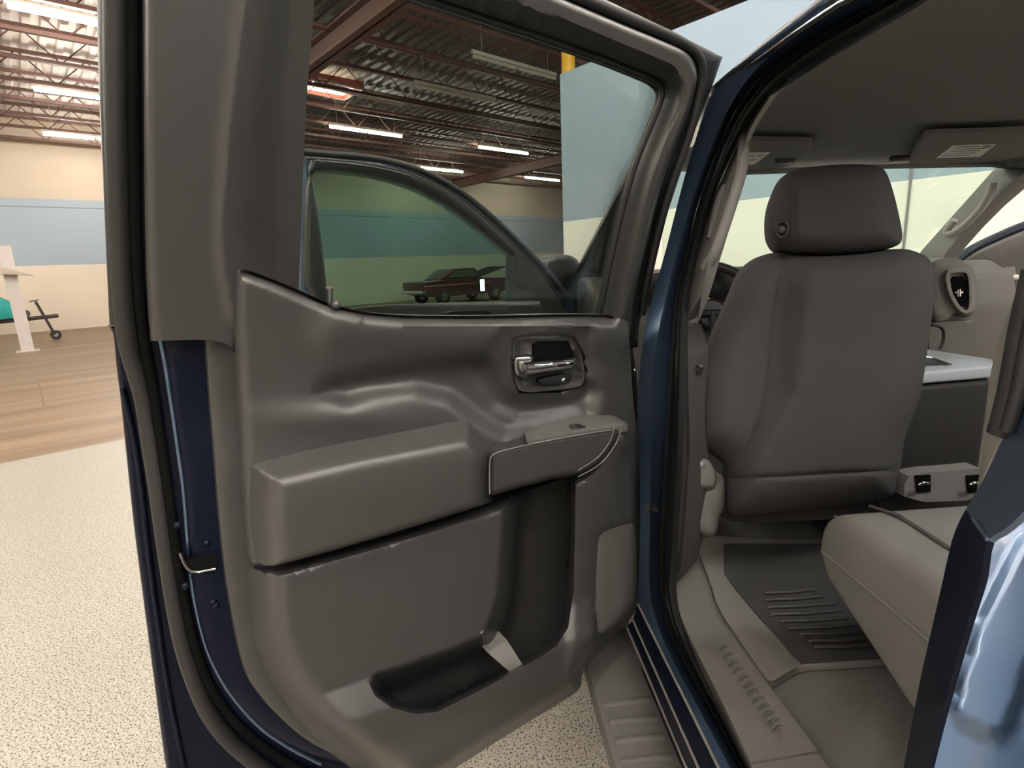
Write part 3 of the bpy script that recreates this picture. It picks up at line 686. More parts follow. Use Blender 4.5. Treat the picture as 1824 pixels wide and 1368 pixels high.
# pull handle bezel with switch panel
pb_ = [(872, 816), (875, 808), (884, 802), (950, 786), (1030, 772), (1088, 763), (1104, 761), (1101, 780), (1090, 800), (1074, 820), (1058, 832), (1029, 847), (984, 853), (930, 868), (890, 879), (874, 884), (872, 870)]
pbc = chaikin(pb_, 1)
relief('pull_handle', pb_, lambda P: .086 + .026 * circ(sdf(P, pbc) / 9), DR, PLASTIC2, rd, step=5, back=bk(NR, .03), smooth=1)
cv = [(1094, 760), (1089, 782), (1078, 800), (1062, 818), (1046, 828), (1030, 838)]
tube('handle_trim_line', [DR(x, y, .112) for x, y in chaikin(cv, 2, False)], .0014, mat('trim and highlight line', (.11, .108, .105), .4), rd, 6)
cv2 = [(1107, 759), (1102, 781), (1089.5, 803), (1075, 821), (1058, 835), (1030, 849)]
tube('handle_trim_line', [DR(x, y, .112) for x, y in chaikin(cv2, 2, False)], .0016, mat('trim and highlight line', (.11, .108, .105), .4), rd, 6)
tube('handle_edge_highlight', [DR(x, y, .109) for x, y in chaikin([(872, 880), (872, 820), (876, 811), (890, 804), (950, 790), (1030, 775), (1088, 766)], 2, False)], .0016, mat('trim and highlight line', (.13, .128, .122), .35), rd, 6)  # pale tube drawn as the highlight along the pull's top edge
sw = [(934, 772), (940, 765), (953, 759), (990, 750), (1037, 743), (1052, 737), (1082, 736), (1096, 742), (1122, 756), (1106, 762), (1030, 773), (960, 787), (952, 786), (938, 778)]
def w_sw(P):
    b_ = np.interp(P[:, 0], [934, 953, 1037, 1082, 1122], [770, 758, 742, 735, 740]); f_ = np.interp(P[:, 0], [934, 960, 1030, 1122], [774, 783, 769, 752])
    return .038 + .064 * np.clip((P[:, 1] - b_) / np.maximum(f_ - b_, 4), 0, 1)
relief('switch_panel', sw, w_sw, DR, mat('grained switch panel', (.085, .083, .078), .6, bump=.6, bscale=700, bdist=.001), rd, step=6, back=(0, 0, -.012), smooth=1)
swb = [(1014, 757), (1030, 754), (1043, 760), (1026, 763)]
relief('window_switch', swb, lambda P: w_sw(P) + .004 + .004 * sm((1035 - P[:, 0]) / 20), DR, BLACKP, rd, step=5, back=(0, 0, -.008), smooth=0)
relief('switch_paddle', [(1015, 757), (1026, 755), (1029, 761), (1019, 762)], lambda P: w_sw(P) + .010, DR, STEEL, rd, step=5, back=(0, 0, -.006), smooth=0)

# ---------------- front door
f_out = [(535, 264), (540, 265), (575, 267), (608, 269.5), (645, 273), (677, 279), (705, 284), (732, 290), (773, 306.6), (808, 327), (841, 350), (868, 372), (896, 397), (925, 425), (951, 452), (973, 474), (992, 493), (1022, 537), (1034, 562), (1036, 620), (1036, 1000), (535, 1010)]
f_hole = [(556, 318), (558, 309), (567, 305), (595, 306), (622, 309), (650, 312), (677, 317.6), (706, 325), (732, 334), (760, 346), (787, 361), (815, 380), (841, 400), (868, 422), (896, 446), (911, 458), (911, 458), (908, 556), (908, 556), (590, 570), (590, 570), (583, 520), (575, 450), (567, 383)]
fd = relief('front_door', f_out, lambda P: -.06 + .02 * circ(sdf(P, chaikin(f_out)) / 9), DF, PAINT, ROOT, holes=[f_hole], step=14, back=bk(NF, .04), angle=40)
fd['label'] = 'open front door seen through the rear door glass, green tinted window'
fh = chaikin(f_hole)
ft_out = [(545, 276), (575, 279), (640, 285), (700, 296), (750, 311), (790, 331), (830, 358), (880, 400), (930, 452), (965, 490), (1000, 535), (1012, 570), (1010, 620), (545, 640)]
relief('frame_trim', ft_out, lambda P: -.035 + .03 * circ(dline(P, np.vstack([fh, fh[:1]])) / 14) * circ(np.maximum(sdf(P, chaikin(ft_out)), 0) / 10 + .1), DF, PLASTIC2, fd, holes=[f_hole], step=10, back=bk(NF, .02))
arcs = [(535, 270), (575, 273), (640, 278), (700, 288), (750, 303), (795, 326), (838, 354), (890, 400), (940, 450), (972, 482), (1008, 530)]
tube('frame_seal', [DF(x, y, -.02) for x, y in chaikin(arcs, 2, False)], .011, RUBBER, fd, 8)
arcs2 = [(545, 281), (575, 283), (640, 289), (700, 300), (745, 314), (785, 335), (826, 362), (878, 408), (926, 455), (958, 490)]
tube('frame_lip', [DF(x, y, -.012) for x, y in chaikin(arcs2, 2, False)], .005, PLASTIC, fd, 8)
relief('window_glass', [(545, 300), (680, 305), (800, 355), (925, 455), (925, 600), (570, 600)], -.03, DF, G_FRONT, fd, step=60, back=bk(NF, .004), smooth=0, close=True)
fp = [(560, 580), (600, 556), (660, 545), (787, 540), (880, 537), (950, 535), (963, 536), (962, 543), (980, 552), (1018, 560), (1018, 960), (560, 980)]
relief('trim_panel', fp, lambda P: .0 + .06 * circ((P[:, 1] - 533) / 14), DF, PLASTIC, fd, step=14, back=bk(NF, .03), smooth=1)
fb = [(785, 580), (787, 560), (793, 555), (810, 553), (860, 552), (872, 555), (878, 562), (880, 580)]
relief('handle_bezel', fb, lambda P: .064 + 0 * P[:, 0], DF, CHROME, fd, step=8, back=bk(NF, .01), smooth=1)
relief('handle_recess', ins(fb, .86), lambda P: .068 + 0 * P[:, 0], DF, BLACKP, fd, step=8, back=bk(NF, .01), smooth=1)
# side mirror on the outer face of the front door
mp_ = [(972, 470), (978, 458), (998, 452), (1022, 456), (1034, 470), (1034, 520), (1020, 536), (990, 536), (974, 520)]
relief('side_mirror', mp_, lambda P: -.20 + .04 * circ(sdf(P, chaikin(mp_)) / 12), DF, BLACKP, fd, step=8, back=bk(NF, .1), close=True)
relief('mirror_mount', [(1000, 505), (1040, 505), (1040, 545), (1000, 545)], -.09, DF, BLACKP, fd, step=20, back=bk(NF, .12), smooth=0)

# ---------------- cab side: painted ring, seal, sill
L0 = [(1640, -100), (1585, -60), (1472, 0), (1370, 78), (1267, 160), (1248, 220), (1226, 290), (1205, 370), (1184, 455), (1152, 560), (1134, 700), (1138, 800), (1141, 900), (1139, 1000), (1136, 1078), (1150, 1106), (1190, 1186), (1235, 1276), (1280, 1368), (1312, 1432)]
Lb = [(1680, -60), (1560, -35), (1513, 0), (1439, 49), (1349, 116), (1297, 190), (1262, 272), (1233, 355), (1208, 440), (1188, 520), (1170, 600), (1160, 700), (1160, 800), (1158, 900), (1156, 1000), (1157, 1062), (1172, 1120), (1205, 1190), (1252, 1275), (1300, 1368), (1332, 1432)]
L1 = [(1690, -80), (1640, -45), (1570, 0), (1415, 86), (1349, 143), (1327, 171), (1300, 215), (1279, 261), (1243, 361), (1220, 456), (1200, 533), (1191, 700), (1184, 800), (1178, 900), (1173, 980), (1175, 1051), (1187, 1116), (1218, 1184), (1264, 1264), (1318, 1368), (1352, 1432)]
L2 = [(1760, -80), (1700, -42), (1631, 0), (1488, 82), (1392, 146), (1362, 176), (1338, 208), (1307, 270), (1270, 352), (1239, 465), (1224, 560), (1226, 700), (1229, 800), (1222, 900), (1214, 1000), (1203, 1045), (1210, 1085), (1222, 1120), (1250, 1184), (1292, 1268), (1340, 1368), (1372, 1432)]
sp_ = lambda L: chaikin(L, 2, False)
body = band('cab_side', [Sl(sp_(L0), -.045), Sl(sp_(Lb), -.03), Sl(sp_(L1), .012)], PAINT, ROOT, 90, .004)
seals = np.array(resample(sp_(L1), 90)); seal_i = np.array(resample(sp_(L2), 90))
ws = []
for t, o in ((0, .012), (.12, .0), (.3, .018), (.42, .022), (.55, .006), (.75, .028), (.88, .034), (1, .06)):
    ws.append([S(*(a + (b_ - a) * t), o) for a, b_ in zip(seals, seal_i)])
band('weatherstrip', ws, RUBBER, ROOT, 90, .004, 70)
# rocker below the sill
LA = [(1117, 1118), (1150, 1195), (1186, 1281), (1223, 1368), (1250, 1432)]; LM = [(1127, 1104), (1165, 1190), (1205, 1280), (1244, 1368), (1274, 1432)]; LB = [(1136, 1076), (1190, 1186), (1235, 1276), (1280, 1368), (1312, 1432)]
rk = [Sl(LB, -.045), Sl(LM, -.06), Sl(LA, -.065)]
pA = Sl(LA, -.065)
rk2 = rk + [[p + np.array((.03, 0, -.02)) for p in pA], [p + np.array((.05, 0, -.25)) for p in pA]]
band('rocker_panel', rk2, NAVYIN, ROOT, 20, .003)
edge = mat('sill edge highlight', (.15, .14, .125), .45)  # pale tone for the highlight lines drawn along the rocker steps
for L, o in ((LA, -.066), (LM, -.061), (LB, -.046)):
    tube('rocker_highlight', Sl(L, o), .0028, edge, ROOT, 6)
# sill plate
sillp = [(1203, 1045), (1207, 1080), (1219, 1116), (1232, 1143), (1285, 1247), (1337, 1357), (1337, 1357), (1400, 1347), (1457, 1336), (1457, 1336), (1400, 1262), (1330, 1165), (1275, 1085), (1262, 1035), (1240, 975), (1225, 960)]
emb = [(1276, 1150), (1290, 1146), (1330, 1190), (1375, 1255), (1402, 1305), (1385, 1316), (1340, 1250), (1300, 1190)]
relief('sill_plate', sillp, lambda P: .672 - .004 * sm((sdf(P, emb) + 2) / 5), PZ, SILL, ROOT, step=8, back=(0, 0, -.03), smooth=1)
el = mat('embossed sill ribs', (.12, .112, .10), .35)
for k in range(12):
    t = k / 11; c = np.array((1287, 1158)) * (1 - t) + np.array((1386, 1302)) * t
    a_, b_ = PZ(c[0] - 7 - 3 * t, c[1] + 3, .670), PZ(c[0] + 8 + 3 * t, c[1] - 7, .670)
    tube('sill_emboss', [a_, (a_ + b_) / 2 + np.array((.004, .006, 0)), b_], .0028, el, ROOT, 6)
sill2 = [(1337, 1362), (1457, 1341), (1560, 1480), (1400, 1480)]
relief('sill_plate', sill2, .668, PZ, SILL, ROOT, step=20, back=(0, 0, -.03), smooth=0)
box('floor_carpet', (.45, .1, .60), (2.25, 2.5, .655), CARPET, ROOT, .01)
# running board
def RB(px, py): return PZ(px, py, .46)
o0, o1 = RB(1040, 1180), RB(1110, 1410)
xo = (o0[0] + o1[0]) / 2
rbx = box('running_board', (xo, -.2, .40), (xo + .165, 2.6, .46), STEP, ROOT, .012)
for k, y in enumerate((1252, 1285, 1320, 1357, 1396)):
    p = RB(1110, y); box('step_tread', (xo + .015, p[1] - .008, .455), (xo + .13, p[1] + .008, .466), STEP, rbx, .004)
for k in range(14):
    yy = RB(1110, 1252)[1] + .3 + .052 * k
box('board_bracket', (xo + .1, .9, .40), (.62, 1.0, .44), BLACKP, ROOT, .005)
box('board_bracket', (xo + .1, 2.2, .40), (.62, 2.3, .44), BLACKP, ROOT, .005)
# B pillar trim with grab handle
P0 = [(1385, 130), (1358, 178), (1334, 216), (1303, 280), (1266, 362), (1236, 470), (1219, 578)]
P1 = [(1400, 145), (1372, 186), (1334, 245), (1330, 300), (1316, 350), (1298, 412), (1279, 474), (1262, 530), (1243, 577)]
pil = band('pillar_trim', [Sl(chaikin(P0, 2, False), .055), Sl(resample(chaikin([(a[0] * .5 + b_[0] * .5, a[1] * .5 + b_[1] * .5) for a, b_ in zip(P0, P1)], 2, False), 40), .04), Sl(chaikin(P1, 2, False), .075)], GREYT, ROOT, 40, .02, 50)
gh = [(1296, 318), (1291, 350), (1278, 392), (1268, 425), (1262, 452)]
tube('handle_slot', [S(x, y, .045) for x, y in [(1290, 330), (1284, 348), (1274, 385), (1263, 425)]], [.006, .010, .010, .006], mat('shadowed slot plastic', (.06, .058, .055), .7), pil, 10)
tube('grab_handle', [S(x, y, .05) for x, y in chaikin([(1322, 232), (1325, 290), (1309, 345), (1291, 400), (1274, 450), (1256, 478)], 2, False)], .012, GREYT, pil, 12)
Q0 = [(1219, 578), (1223, 640), (1226, 740), (1229, 800), (1222, 900), (1214, 1000), (1206, 1040)]
Q1 = [(1250, 577), (1262, 620), (1262, 740), (1262, 860), (1255, 940), (1245, 985), (1240, 1000)]
band('lower_pillar_trim', [Sl(Q0, .06), Sl(Q1, .14)], mat('dark pillar plastic', (.05, .048, .044), .6), ROOT, 40, .01)
bu = S(1240, 655, .1)
tube('belt_anchor', [S(1233, 650, .09), S(1243, 647, .1), S(1250, 655, .1), S(1246, 664, .1), S(1234, 660, .09)], .006, STEEL, ROOT, 8)
# striker on the pillar and hinge bits
tube('door_striker', [S(1150, 905, -.04), S(1160, 902, -.055), S(1168, 908, -.03)], .006, STEEL, ROOT, 8)

# ---------------- roof, headliner, windscreen
zh0, zh1 = 1.86, 1.815
bm = bmesh.new(); nx, ny = 26, 20; g_ = []
for i in range(nx + 1):
    x = .60 + (2.10 - .60) * i / nx; row = []
    for j in range(ny + 1):
        yy = -.06 + (2.1 + .06) * j / ny
        z = zh0 - (zh0 - zh1) * max(0, (yy - .9) / 1.2) ** 1.4 - .05 * max(0, (.72 - x) / .12) ** 2 - .05 * max(0, (x - 1.98) / .12) ** 2
        row.append(bm.verts.new((x, yy, z)))
    g_.append(row)
for i in range(nx):
    for j in range(ny): bm.faces.new((g_[i][j], g_[i][j + 1], g_[i + 1][j + 1], g_[i + 1][j]))
bmesh.ops.solidify(bm, geom=bm.faces[:], thickness=-.01)
hl = link('headliner', bm, HEAD, ROOT)
rf = box('roof_panel', (.60, -.1, 1.885), (2.10, 2.05, 1.90), PAINT, ROOT, .006)
rl0 = [PL(x, y, (0, 0, 1.895), (0, 0, 1)) for x, y in [(1585, -75), (1472, -4), (1370, 74), (1267, 156)]]
tl = [S(x, y, -.03) for x, y in [(1640, -95), (1480, -4), (1373, 72), (1275, 150), (1200, 210)]]
tube('roof_rail', [S(x, y, -.03) for x, y in [(1660, -108), (1585, -56), (1476, 6), (1373, 84), (1278, 162)]], .016, BLACKP, ROOT, 10)
tube('roof_highlight', [S(x, y, -.035) for x, y in [(1600, -45), (1495, 6), (1420, 56), (1330, 122)]], .005, CHROME, ROOT, 8)  # chrome tube stands in for the highlight along the roof edge
roofb = [S(x, y, -.045) for x, y in [(1640, -100), (1472, 0), (1370, 78), (1267, 160)]]
band('roof_edge', [roofb, [p + np.array((.04, 0, .012)) for p in roofb], [p + np.array((.14, 0, .02)) for p in roofb]], PAINT, ROOT, 20, .004)
box('cab_back', (.5, -.06, .6), (2.2, -.02, 1.86), GREYD, ROOT)
box('cab_side_right', (2.26, -.05, .45), (2.32, 1.3, 1.3), GREYD, ROOT, .01)
tube('right_pillar', [(2.27, 1.28, .6), (2.26, 1.28, 1.3), (2.1, 1.24, 1.84)], .06, GREYD, ROOT)
tube('right_roof_rail', [(2.1, -.05, 1.85), (2.1, 1.2, 1.86), (2.06, 2.05, 1.83)], .035, GREYD, ROOT)
dome = box('added_dome_lamp', (1.22, .55, 1.838), (1.48, .75, 1.856), mat('added lamp lens', (.8, .8, .78), .3), ROOT, .006)  # unseen cab lamp added to brighten the dark interior
dl = bpy.data.lights.new('added_dome_light', 'AREA'); dl.shape = 'RECTANGLE'; dl.size = .24; dl.size_y = .18; dl.energy = 5.2; dl.color = (1, .97, .92)
dlo = bpy.data.objects.new('added_dome_light', dl); COL.objects.link(dlo); dlo.parent = dome; dlo.location = (1.35 - 1.35, .65 - 1.5, 1.834)
# header line
hdr = [PY(1325, 306, 2.1), PY(1402, 303, 2.1), PY(1500, 299, 2.1), PY(1585, 295, 2.1), PY(1700, 293, 2.1), PY(1768, 292, 2.1), PY(1830, 300, 2.1)]
tube('windshield_header', hdr, .012, GREYD, ROOT, 10)
relief('windshield', [(1180, 296), (1400, 300), (1790, 290), (1690, 500), (1180, 500)], lambda P: 2.08 + (P[:, 1] - 290) * .0034, lambda px, py, w_: PY(px, py, w_), G_WIND, ROOT, step=60, back=(0, .004, .003), smooth=0, close=True)
# A pillars
apL = [PY(1190, 200, 1.9), PY(1132, 288, 2.08), PY(1072, 400, 2.28), PY(1030, 478, 2.42), PY(1002, 535, 2.56)]
apR = [PY(1232, 214, 1.95), PY(1186, 300, 2.12), PY(1130, 410, 2.32), PY(1088, 490, 2.45), PY(1060, 560, 2.6)]
bm = bmesh.new()
apill = band('front_pillar', [apL, [(a * .5 + b_ * .5) + np.array((-.01, -.02, 0)) for a, b_ in zip(apL, apR)], apR], BLACKP, ROOT, 20, .03)
rp0 = [(1790, 298), (1772, 300), (1740, 336), (1690, 392), (1640, 448), (1630, 470)]; rp1 = [(1870, 300), (1824, 337), (1790, 366), (1752, 404), (1720, 440), (1700, 470)]
rpm = [((a[0] + b_[0]) / 2 + 6, (a[1] + b_[1]) / 2 + 4) for a, b_ in zip(rp0, rp1)]
rp = band('right_front_pillar', [[PX(x, y, 2.08) for x, y in rp0], [PX(x, y, 2.02) for x, y in rpm], [PX(x, y, 2.12) for x, y in rp1]], GREYT, ROOT, 30, .01, 60)
tube('grab_handle', [PX(x, y, 2.0) for x, y in chaikin([(1768, 326), (1766, 340), (1752, 366), (1724, 398), (1692, 420), (1684, 412), (1700, 392)], 2, False)], .014, mat('pale grab handle', (.4, .39, .36), .5), rp, 10)
# sun visors with white labels
zv = lambda P: 1.80 + 0 * P[:, 0]
vl = [(1300, 250), (1437, 252), (1446, 253), (1448, 262), (1425, 282), (1402, 299), (1335, 304), (1300, 304)]
v1_ = relief('sun_visor', vl, lambda P: 1.812 - .004 * circ(sdf(P, vl) / 6), PZ, VISOR, ROOT, step=12, back=(0, 0, .012), smooth=1)
l1 = relief('warning_label', [(1320, 272), (1372, 272), (1344, 293), (1320, 295)], 1.806, PZ, WHITE, v1_, step=20, back=(0, 0, .002), smooth=0)
vr = [(1642, 241), (1660, 238), (1740, 236), (1850, 231), (1850, 292), (1760, 290), (1650, 294), (1610, 292)]
v2_ = relief('sun_visor', vr, lambda P: 1.812 - .004 * circ(sdf(P, vr) / 6), PZ, VISOR, ROOT, step=12, back=(0, 0, .012), smooth=1)
l2 = relief('warning_label', [(1697, 260), (1775, 257), (1746, 279), (1668, 281.6)], 1.806, PZ, WHITE, v2_, step=20, back=(0, 0, .002), smooth=0)
for (v_, rows) in ((v2_, [((1706, 262), (1745, 260.5)), ((1700, 266), (1752, 264)), ((1693, 270), (1745, 268)), ((1686, 274), (1738, 272.5)), ((1680, 278), (1728, 276.5))]), (v1_, [((1330, 278), (1344, 277.6)), ((1350, 277.5), (1362, 277.2)), ((1328, 285), (1346, 284.5))])):
    for a_, b_ in rows: 
        tube('printed_line', [PZ(*a_, 1.8055), PZ(*b_, 1.8055)], .0016, INK, v_, 4)
relief('label_mark', [(1752, 259.5), (1768, 259), (1762, 264), (1748, 264.5)], 1.8055, PZ, INK, v2_, step=20, back=(0, 0, .001), smooth=0)
for x, y in ((1398, 288), (1602, 284)):
    p = PZ(x, y, 1.80); box('visor_clip', tuple(p - np.array((.03, .012, .006))), tuple(p + np.array((.03, .012, .012))), BLACKP, ROOT, .004)

# ---------------- dash, wheel, console
prof = [(2.22, .80), (2.16, 1.05), (2.14, 1.25), (2.18, 1.38), (2.30, 1.44), (2.62, 1.43), (2.66, .7), (2.3, .7)]
dash = prism('dashboard', [(.46, y, z) for y, z in prof], (1.80, 0, 0), DASH, ROOT, .02)
cs = PY(1292, 488, 1.9)
wc = np.array((.85, 1.93, 1.30)); bm = bmesh.new(); ring = [wc + .185 * (math.cos(t) * np.array((1, 0, 0)) + math.sin(t) * np.array((0, .38, .925))) for t in [2 * math.pi * k / 40 for k in range(41)]]
tube_bm(bm, ring, .017, 10, False)
sw_ = link('steering_wheel', bm, mat('black wheel leather', (.03, .026, .026), .45), ROOT, 60)
bm = bmesh.new(); tube_bm(bm, (wc, wc + np.array((0, .2, -.06))), .05, 12)
for t in (0, math.pi, -math.pi / 2): tube_bm(bm, (wc, wc + .18 * (math.cos(t) * np.array((1, 0, 0)) + math.sin(t) * np.array((0, .38, .925)))), .016, 8)
link('wheel_spokes', bm, BLACKP, sw_)
tube('dash_strip', [PY(1257, 525, 2.1), PY(1282, 524, 2.1), PY(1304, 524, 2.1)], .005, mat('pale blue strip', (.6, .72, .76), .3), dash, 8)  # thin pale blue bar across the dash face
bm = bmesh.new(); bmesh.ops.create_uvsphere(bm, u_segments=10, v_segments=8, radius=.007, matrix=Matrix.Translation(PY(1262, 541, 2.1))); link('warning_light', bm, emis('amber light', (1, .5, .1), 3), dash)
box('instrument_hood', (.62, 2.06, 1.34), (1.08, 2.4, 1.46), BLACKP, ROOT, .03)
# right air vent pod
vy = 2.12
PV = lambda px, py, w_: PY(px, py, vy - w_)
pod = [(1655, 470), (1662, 461), (1690, 458), (1718, 464), (1733, 476), (1738, 500), (1738, 552), (1732, 562), (1716, 566), (1700, 556), (1690, 572), (1655, 575)]
podm = relief('vent_pod', pod, lambda P: .0 + .03 * circ(sdf(P, chaikin(pod)) / 16), PV, mat('vent pod plastic', (.12, .117, .11), .5), dash, step=8, back=(0, .3, 0), close=True)
vo = [(1682, 500), (1684, 484), (1692, 478), (1722, 476), (1732, 486), (1735, 510), (1735, 548), (1728, 560), (1714, 561), (1700, 548), (1688, 525)]
relief('vent_ring', vo, lambda P: .034 + .02 * circ(sdf(P, chaikin(vo)) / 6) - .035 * sm((sdf(P, chaikin(vo)) - 7) / 5), PV, mat('grey vent ring', (.16, .155, .145), .5), dash, step=5, back=(0, .03, 0))
relief('vent_mouth', [(1693, 493), (1722, 492), (1724, 546), (1708, 545), (1700, 535), (1696, 520)], .042, PV, GAP, dash, step=10, back=(0, .02, 0), smooth=1)
tube('vent_tab', [PV(1708, 515, .055), PV(1708, 528, .055)], .007, CHROME, dash, 8)
tube('vent_tab_bar', [PV(1702, 521, .052), PV(1714, 521, .052)], .005, CHROME, dash, 8)
relief('glove_box', [(1655, 576), (1690, 572), (1740, 570), (1740, 640), (1655, 640)], .0, PV, DASH, dash, step=20, back=(0, .1, 0), smooth=0)
tube('charge_cable', [PY(x, y, 1.9) for x, y in chaikin([(1660, 579), (1676, 581), (1682, 592), (1680, 610), (1674, 622)], 2, False)], .006, BLACKP, ROOT, 8)
# passenger door, open on the far side
DPn = np.array((-.5, -.866, 0)); DP0 = np.array((2.27, 2.42, 0))
DP = lambda px, py, w_=0: PL(px, py, DP0 + DPn * w_, DPn)
pdo = [(1696, 470), (1710, 456), (1735, 437), (1775, 418), (1824, 396), (1900, 372), (2000, 360), (2000, 900), (1650, 900), (1650, 560)]
pd = relief('passenger_door', pdo, lambda P: .0 + .04 * circ(sdf(P, chaikin(pdo)) / 10), DP, NAVYIN, ROOT, step=20, back=bk(DPn, .08), angle=40)
pin = [(1705, 474), (1716, 464), (1742, 446), (1782, 428), (1824, 410), (1900, 388), (2000, 380), (2000, 880), (1655, 880), (1655, 560)]
relief('door_trim', pin, lambda P: .045 + .03 * circ(sdf(P, chaikin(pin)) / 12) , DP, mat('passenger trim', (.058, .055, .051), .55), pd, step=18, back=bk(DPn, .03))
tube('door_pull', [DP(1777, 496, .10), DP(1792, 496, .11), DP(1812, 494, .10)], .013, mat('pale handle', (.45, .43, .38), .4), pd, 8)
relief('pull_recess', [(1780, 478), (1808, 474), (1810, 490), (1780, 493)], .078, DP, GREYD, pd, step=10, back=bk(DPn, .01), smooth=0)
tube('trim_seam', [DP(1738, 506, .076), DP(1778, 504, .078)], .004, CONS, pd, 6)
# centre console / folded middle seat
ct = [PZ(x, y, 1.19) for x, y in [(1600, 621), (1655, 622), (1769, 639), (1770, 651), (1648, 661), (1590, 664)]]
con = prism('center_console', [tuple(p - np.array((0, 0, .04))) for p in ct], (0, 0, -.42), CONS, ROOT, .012)
lid = prism('console_lid', [tuple(p) for p in ct], (0, 0, -.035), SILVER, con, .008)
relief('lid_slot', [(1640, 639), (1660, 640), (1685, 649), (1640, 651)], 1.192, PZ, CONS, con, step=10, back=(0, 0, -.004), smooth=0)
tube('lid_trim', [PZ(1640, 636, 1.194), PZ(1664, 640, 1.194), PZ(1692, 650, 1.194)], .005, CHROME, con, 6)
PQ = lambda px, py, w_: PY(px, py, 1.22 - w_)
cb_ = [(1612, 850), (1640, 842), (1700, 838), (1760, 832), (1760, 890), (1610, 896)]
cbm = relief('console_base', cb_, lambda P: .01 + .0 * P[:, 0], PQ, GREYD, con, step=14, back=(0, .04, 0), smooth=1)
for x in (1644, 1735):
    relief('anchor_pocket', [(x - 13, 848), (x + 14, 846), (x + 14, 876), (x - 10, 878)], .014, PQ, GAP, con, step=10, back=(0, .01, 0), smooth=0)
    tube('anchor_hook', [PQ(x - 7, 863, .03), PQ(x + 1, 860, .035), PQ(x + 10, 861, .03)], .004, CHROME, con, 8)

# ---------------- driver's seat
sy = 1.27
PS = lambda px, py, w_: PY(px, py, sy - w_)
sb = [(1386, 449), (1366, 455), (1350, 461), (1334, 472), (1320, 486), (1310, 505), (1303, 524), (1294, 545), (1285.5, 565), (1272, 595), (1261.6, 623), (1250, 662), (1241, 700), (1238, 741), (1238, 790), (1262, 806), (1280, 818), (1293, 834), (1290, 860), (1290, 905), (1300, 918), (1320, 922), (1400, 913), (1491, 902), (1550, 894), (1593, 885), (1599, 868), (1606, 820), (1611, 782), (1626, 745), (1638, 714), (1642, 690), (1648, 657), (1655, 600), (1662, 548), (1666, 510), (1665, 479), (1655, 459), (1635, 449), (1610, 442), (1570, 446), (1540, 450), (1500, 453), (1450, 455), (1420, 451)]
sbc = chaikin(sb)
s_seam = [(1400, 455), (1385, 500), (1375, 560), (1370, 620), (1366, 690), (1355, 740), (1335, 785), (1310, 822)]
def w_sb(P):
    d = sdf(P, sbc); w = -.05 + .11 * circ(d / 70)
    cyl = .04 * sm((P[:, 0] - np.interp(P[:, 1], [450, 700, 830], [1395, 1370, 1300])) / 60)
    w = w + cyl + .03 * sm((P[:, 1] - 520) / 300)
    w = w - .006 * np.exp(-(dline(P, s_seam) / 4) ** 2)
    w = w - .010 * np.exp(-(dline(P, [(1288, 852), (1400, 848), (1480, 843), (1600, 838)]) / 3.5) ** 2)
    return w
seat = relief('driver_seat', sb, w_sb, PS, CLOTH, ROOT, step=9, back=(.055, .13, 0), feats=[s_seam[1:-1], [(1300, 851), (1400, 848), (1480, 843), (1585, 838)]], close=True, angle=60)
hr = [(1366, 405), (1366, 380), (1370, 357), (1379, 332), (1390, 317), (1408, 305), (1430, 299), (1470, 294), (1520, 292), (1556, 293), (1572, 298), (1582, 312), (1594, 350), (1604, 395), (1608, 418), (1606, 432), (1594, 440), (1570, 446), (1500, 453), (1455, 452), (1410, 450), (1388, 447), (1376, 438), (1368, 422)]
hrc = chaikin(hr)
def w_hr(P):
    d = sdf(P, hrc); w = .0 + .075 * circ(d / 45)
    return w - .012 * sm((1422 + (P[:, 1] - 370) * .0 - P[:, 0]) / 14)
relief('headrest', hr, w_hr, PS, CLOTH2, seat, step=8, back=(.042, .09, -.008), close=True, angle=60)
bm = bmesh.new(); c0 = Vector(PS(1390, 409, .062)); ring = [c0 + Vector((.014 * math.cos(t), -.004, .017 * math.sin(t))) for t in [2 * math.pi * k / 20 for k in range(21)]]
tube_bm(bm, ring, .004, 8, False); link('headrest_button_ring', bm, RUBBER, seat, 60)
bm = bmesh.new(); bmesh.ops.create_uvsphere(bm, u_segments=14, v_segments=8, radius=.009, matrix=Matrix.Translation(c0 + Vector((0, -.003, 0)))); link('headrest_button', bm, mat('button plastic', (.06, .058, .056), .4), seat)
rc = [(1228, 850), (1230, 822), (1240, 812), (1256, 814), (1268, 826), (1276, 845), (1275, 866), (1268, 873), (1232, 872)]
relief('recliner_cover', rc, lambda P: .05 + .03 * circ(sdf(P, chaikin(rc)) / 10), PS, GREYD, seat, step=6, back=(0, .1, 0), close=True)
rcv = [(1230, 870), (1270, 868), (1292, 840), (1292, 905), (1282, 918), (1278, 950), (1262, 958), (1240, 948), (1228, 915)]
relief('seat_side_shield', rcv, lambda P: .03 + .03 * circ(sdf(P, chaikin(rcv)) / 14), PS, GREYD, seat, step=8, back=(0, .2, 0), close=True)
relief('seat_cushion', [(1280, 900), (1600, 880), (1600, 905), (1500, 925), (1290, 935)], -.1, PS, CLOTH, seat, step=20, back=(0, .5, 0), close=True)
tube('seat_rail', [(.66, 1.5, .70), (.66, 1.95, .72)], .02, BLACKP, seat); tube('seat_rail', [(1.0, 1.3, .70), (1.0, 1.85, .72)], .02, BLACKP, seat)
tube('recliner_lever', [PS(1231, 808, .05), PS(1240, 816, .07), PS(1250, 830, .08)], .008, mat('pale lever', (.15, .145, .14), .4), seat, 8)

